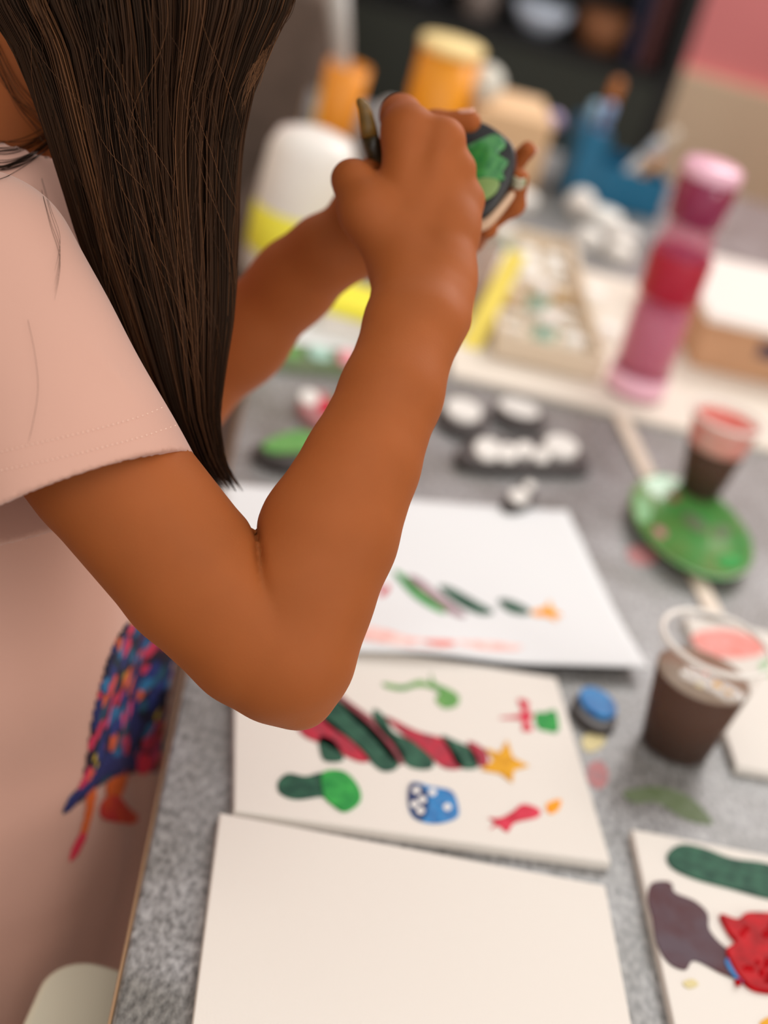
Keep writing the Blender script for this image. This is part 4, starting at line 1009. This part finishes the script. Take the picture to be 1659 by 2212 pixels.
def guide(u, v, y):
    """u across 0..1, v depth layer -1 (near) .. 1 (far)"""
    L = np.interp(y, GY, GL); Rr = np.interp(y, GY, GR); x = L+(Rr-L)*u
    th_ = (.030-.012*np.clip(y/1000, 0, 1))*math.sqrt(max(.03, 1-(2*u-1)**2*.92))
    D = np.interp(y, GY, GD)+v*th_
    return np.array([pt(a, b, c_) for a, b, c_ in zip(x, y, D)])
clumps = [(rs.uniform(.02, .98), rs.uniform(-1, .2), rs.uniform(0, 1), rs.uniform(-.03, .03), rs.uniform(0, 6.28)) for _ in range(190)]
for cu, cv, ct, drift, ph_ in clumps:
    cu = min(max(cu, .015), .985); wd_ = rs.uniform(.008, .028)
    yend_c = rs.uniform(930, 1050) if cu > .35 else rs.uniform(800, 1040)
    for s_ in range(int(rs.uniform(22, 44))):
        du = rs.normal(0, wd_); dvv = rs.normal(0, .05); ye = yend_c+rs.normal(0, 14)
        y = np.linspace(-60, min(ye, 1062), 26); t = (y+60)/1110
        pin = np.exp(-((t-.95)/.25)**2)*.3
        u = cu+drift*np.sin(t*3.0)+du*(1-pin)+.008*np.sin(t*9+ph_)
        u = np.clip(u, -.008, 1.006)
        G_ = np.array([guide(float(uu), float(np.clip(cv+dvv, -1.1, 1)), np.array([yy]))[0] for uu, yy in zip(u, y)])
        n0 = hu*1.0+hf*rs.uniform(-.75, .65)-hl*rs.uniform(-.02, .12); n0 /= np.linalg.norm(n0)
        g0 = G_[0]-KC; l0 = np.linalg.norm(g0); g0 = g0/l0; om = math.acos(min(1, max(-1, n0@g0)))
        k = np.linspace(0, 1, 12)[:-1]; dirs = (np.sin((1-k)*om)[:, None]*n0+np.sin(k*om)[:, None]*g0)/math.sin(om)
        pre = KC+dirs*((.0975+rs.uniform(0, .0025))*(1-k**2)+l0*k**2)[:, None]
        add_strand(np.concatenate([pre, G_]), rs.uniform(.00028, .0005), np.clip(ct*.85+rs.uniform(-.12, .14), 0, 1))
for _ in range(85):                                            # loose flyaway hairs
    u0_ = rs.uniform(.05, .99); v = -1.15-rs.uniform(0, .15); dr = rs.uniform(-.25, .35)
    y0_ = rs.uniform(-60, 500); y = np.linspace(y0_, y0_+rs.uniform(200, 520), 18); t = np.linspace(0, 1, 18)
    u = np.clip(u0_+dr*t**1.6+.015*np.sin(t*7+rs.uniform(0, 6)), -.03, 1.012)
    G_ = np.array([guide(float(np.clip(uu, 0, 1)), float(v), np.array([yy]))[0] for uu, yy in zip(u, np.minimum(y, 1000))])
    add_strand(G_, .00013, rs.uniform(.5, .9))
for _ in range(90):                                             # wisps at the front edge by the face
    y = np.linspace(-60, rs.uniform(60, 260), 14); t = np.linspace(0, 1, 14)
    x = np.interp(y, GY, GR)-8+rs.uniform(-14, 10)+10*np.sin(t*rs.uniform(3, 9)+rs.uniform(0, 6))*t
    add_strand(np.array([pt(a, b, .80) for a, b in zip(x, y)]), .00016, rs.uniform(.5, 1))
def lock(px, n, spread, lo, hi, rad=.00022):                     # hairs lying on the shirt or the neck
    P0 = catmull(px, 8, closed=False); L = np.linspace(0, 1, len(P0))
    for _ in range(n):
        k1, k2 = rs.normal(0, spread, 2); q = P0+np.stack([np.zeros(len(P0)), k1*(1-L)+k2*L+2*np.sin(L*rs.uniform(3, 8))], 1)
        W, d_ = march(lambda p: np.minimum(shirt(p), body(p)), q[:, 0], q[:, 1], .6, .95)
        add_strand(W-d_*rs.uniform(.0006, .003), rad, rs.uniform(lo, hi))
lock([(150, 250), (118, 300), (70, 340), (20, 362), (-20, 365)], 16, 11, 0, .2)
lock([(140, 240), (100, 290), (50, 318), (0, 325), (-20, 322)], 8, 14, 0, .2)
lock([(60, 690), (75, 760), (82, 840), (70, 920), (60, 960)], 1, 1, .3, .5, .00008)
lock([(90, 380), (110, 450), (130, 520), (118, 600)], 4, 26, .3, .7, .00009)
lock([(-20, 100), (10, 160), (40, 215), (80, 260), (100, 280)], 14, 24, .2, .8, .00016)
# far side and back of the head
for _ in range(2600):
    an = rs.uniform(-2.9, .9)                                    # around the head from the far side to the back
    dirv = hl*math.cos(an)+hf*math.sin(an)
    if dirv@hf > .5: continue
    n0 = hu*1.0+hf*rs.uniform(-.75, .65)+hl*rs.uniform(-.12, .05); n0 /= np.linalg.norm(n0)
    g0 = dirv*.97-hu*.25; g0 /= np.linalg.norm(g0); om = math.acos(min(1, max(-1, n0@g0)))
    k = np.linspace(0, 1, 12); dirs = (np.sin((1-k)*om)[:, None]*n0+np.sin(k*om)[:, None]*g0)/math.sin(om)
    pre = KC+dirs*(.0965+rs.uniform(0, .003)+.004*k[:, None])
    L_ = rs.uniform(.08, .11) if (dirv@hf < -.2 or dirv@hl < .3) else rs.uniform(.15, .2)
    q = np.linspace(.1, 1, 8)[:, None]; fall = pre[-1]+np.array([0, 0, -1.0])*q*L_+dirv*.006*np.sin(q*3)-hl*.02*q*q
    add_strand(np.concatenate([pre, fall]), .0005, rs.uniform(0, .8))
V = np.concatenate(strips_V); Q = np.concatenate(strips_F)
hair = link_mesh('hair', V, Q, M['hair'], person); hair['label'] = 'long straight brown hair falling over the shoulder'
ca = hair.data.attributes.new('tone', 'FLOAT', 'POINT'); ca.data.foreach_set('value', np.concatenate(tones).astype(np.float32))
print('hair', len(V))
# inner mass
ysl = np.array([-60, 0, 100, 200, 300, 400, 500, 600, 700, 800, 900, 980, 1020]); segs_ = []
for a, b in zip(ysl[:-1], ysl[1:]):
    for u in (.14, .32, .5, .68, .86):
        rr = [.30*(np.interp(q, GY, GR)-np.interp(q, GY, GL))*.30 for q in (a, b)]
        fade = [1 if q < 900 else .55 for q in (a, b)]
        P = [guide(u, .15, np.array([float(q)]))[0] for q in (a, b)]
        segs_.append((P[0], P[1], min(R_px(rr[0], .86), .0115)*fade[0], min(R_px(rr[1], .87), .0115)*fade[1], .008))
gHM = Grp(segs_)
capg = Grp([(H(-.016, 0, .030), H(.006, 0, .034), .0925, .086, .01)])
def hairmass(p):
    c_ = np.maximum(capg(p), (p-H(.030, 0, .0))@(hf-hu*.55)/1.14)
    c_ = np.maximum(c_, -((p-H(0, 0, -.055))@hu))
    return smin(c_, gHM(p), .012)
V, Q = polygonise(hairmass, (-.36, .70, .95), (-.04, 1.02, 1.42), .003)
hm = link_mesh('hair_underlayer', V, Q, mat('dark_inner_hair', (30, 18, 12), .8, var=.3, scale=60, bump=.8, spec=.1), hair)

# ------------------------------------------------------------------ paintbrush and ornament
a = J(772, 213, .912); b = J(792, 258, .915); c_ = J(820, 362, .925); d_ = J(862, 500, .957)
br = thing('paintbrush', d_, 'thick paintbrush handle with an ochre bent end poking up between thumb and forefinger', 'paintbrush')
M['olive_w'] = mat('dark_olive_wood', (74, 62, 34), .35, col2=(46, 38, 22), scale=90); M['ochre'] = mat('ochre_paint', (136, 98, 36), .5, col2=(110, 84, 36), scale=200, bump=.4)
q1 = J(799, 296, .918)
link_mesh('handle', *tube([q1, J(809, 325, .921), c_, J(840, 430, .940), d_], [R_px(19, .91), R_px(20, .92), R_px(20, .93), .0046, .003], 18), M['olive_w'], br)
o = link_mesh('painted_end', *tube([a+[0, 0, .0], J(777, 218, .912), J(786, 230, .913), J(791, 252, .915), J(795, 275, .917), J(799, 297, .918)], [R_px(4, .91), R_px(10, .91), R_px(14, .91), R_px(16, .91), R_px(18, .91), R_px(19.5, .918)], 18), M['ochre'], br); o['label'] = 'ochre painted end'
oc_ = J(1030, 372, .985)
on = thing('ornament', oc_, 'black rounded ornament with a glossy green painted shape, held in the left hand', 'ornament')
ez = -fw*.93+UP*.25-RT*.25; ez /= np.linalg.norm(ez); exo = RT-ez*(RT@ez); exo /= np.linalg.norm(exo); eyo = np.cross(ez, exo)
def plate(px, D0, h, mt, name, parent, off):
    P2 = catmull(px, 5); c2 = oc_+ez*off; W = []
    for x, y in P2:
        d = pt(x, y, 1)-CAM; t = ((c2-CAM)@ez)/(d@ez); W.append(CAM+t*d)
    W = np.array(W); L = np.stack([(W-c2)@exo, (W-c2)@eyo], 1)
    Vl, Fs = slab(L, 0, h, dome=min(h*.4, .002)); Vl = np.array(Vl)
    V = c2+Vl[:, :1]*exo+Vl[:, 1:2]*eyo+Vl[:, 2:]*ez
    return link_mesh(name, V, Fs, mt, parent)
M['lip'] = mat('bare_wood_rim', (214, 178, 146), .6)
plate([(925, 300), (980, 268), (1040, 270), (1085, 295), (1112, 325), (1114, 370), (1098, 415), (1062, 462), (1030, 478), (960, 470), (915, 400)], 0, .006, M['black'], 'disc', on, -.004)
plate([(1000, 455), (1050, 470), (1100, 420), (1110, 428), (1064, 486), (1030, 500), (990, 480)], 0, .004, M['lip'], 'wooden_rim', on, -.0075)
plate([(1000, 322), (1040, 302), (1068, 292), (1086, 300), (1092, 318), (1076, 334), (1086, 342), (1098, 352), (1086, 374), (1090, 388), (1070, 396), (1076, 410), (1050, 424), (1010, 432), (970, 430), (960, 340)], 0, .002, M['gorn'] if 'gorn' in M else mat('leaf_green_gloss', (64, 148, 66), .2, col2=(40, 120, 60), scale=200, coat=.6, bump=.8), 'green_paint', on, .0022)
plate([(1010, 400), (1045, 385), (1078, 392), (1072, 415), (1050, 432), (1020, 440), (1000, 430)], 0, .001, mat('pale_green_paint', (130, 160, 90), .4), 'pale_green_paint', on, .0043)
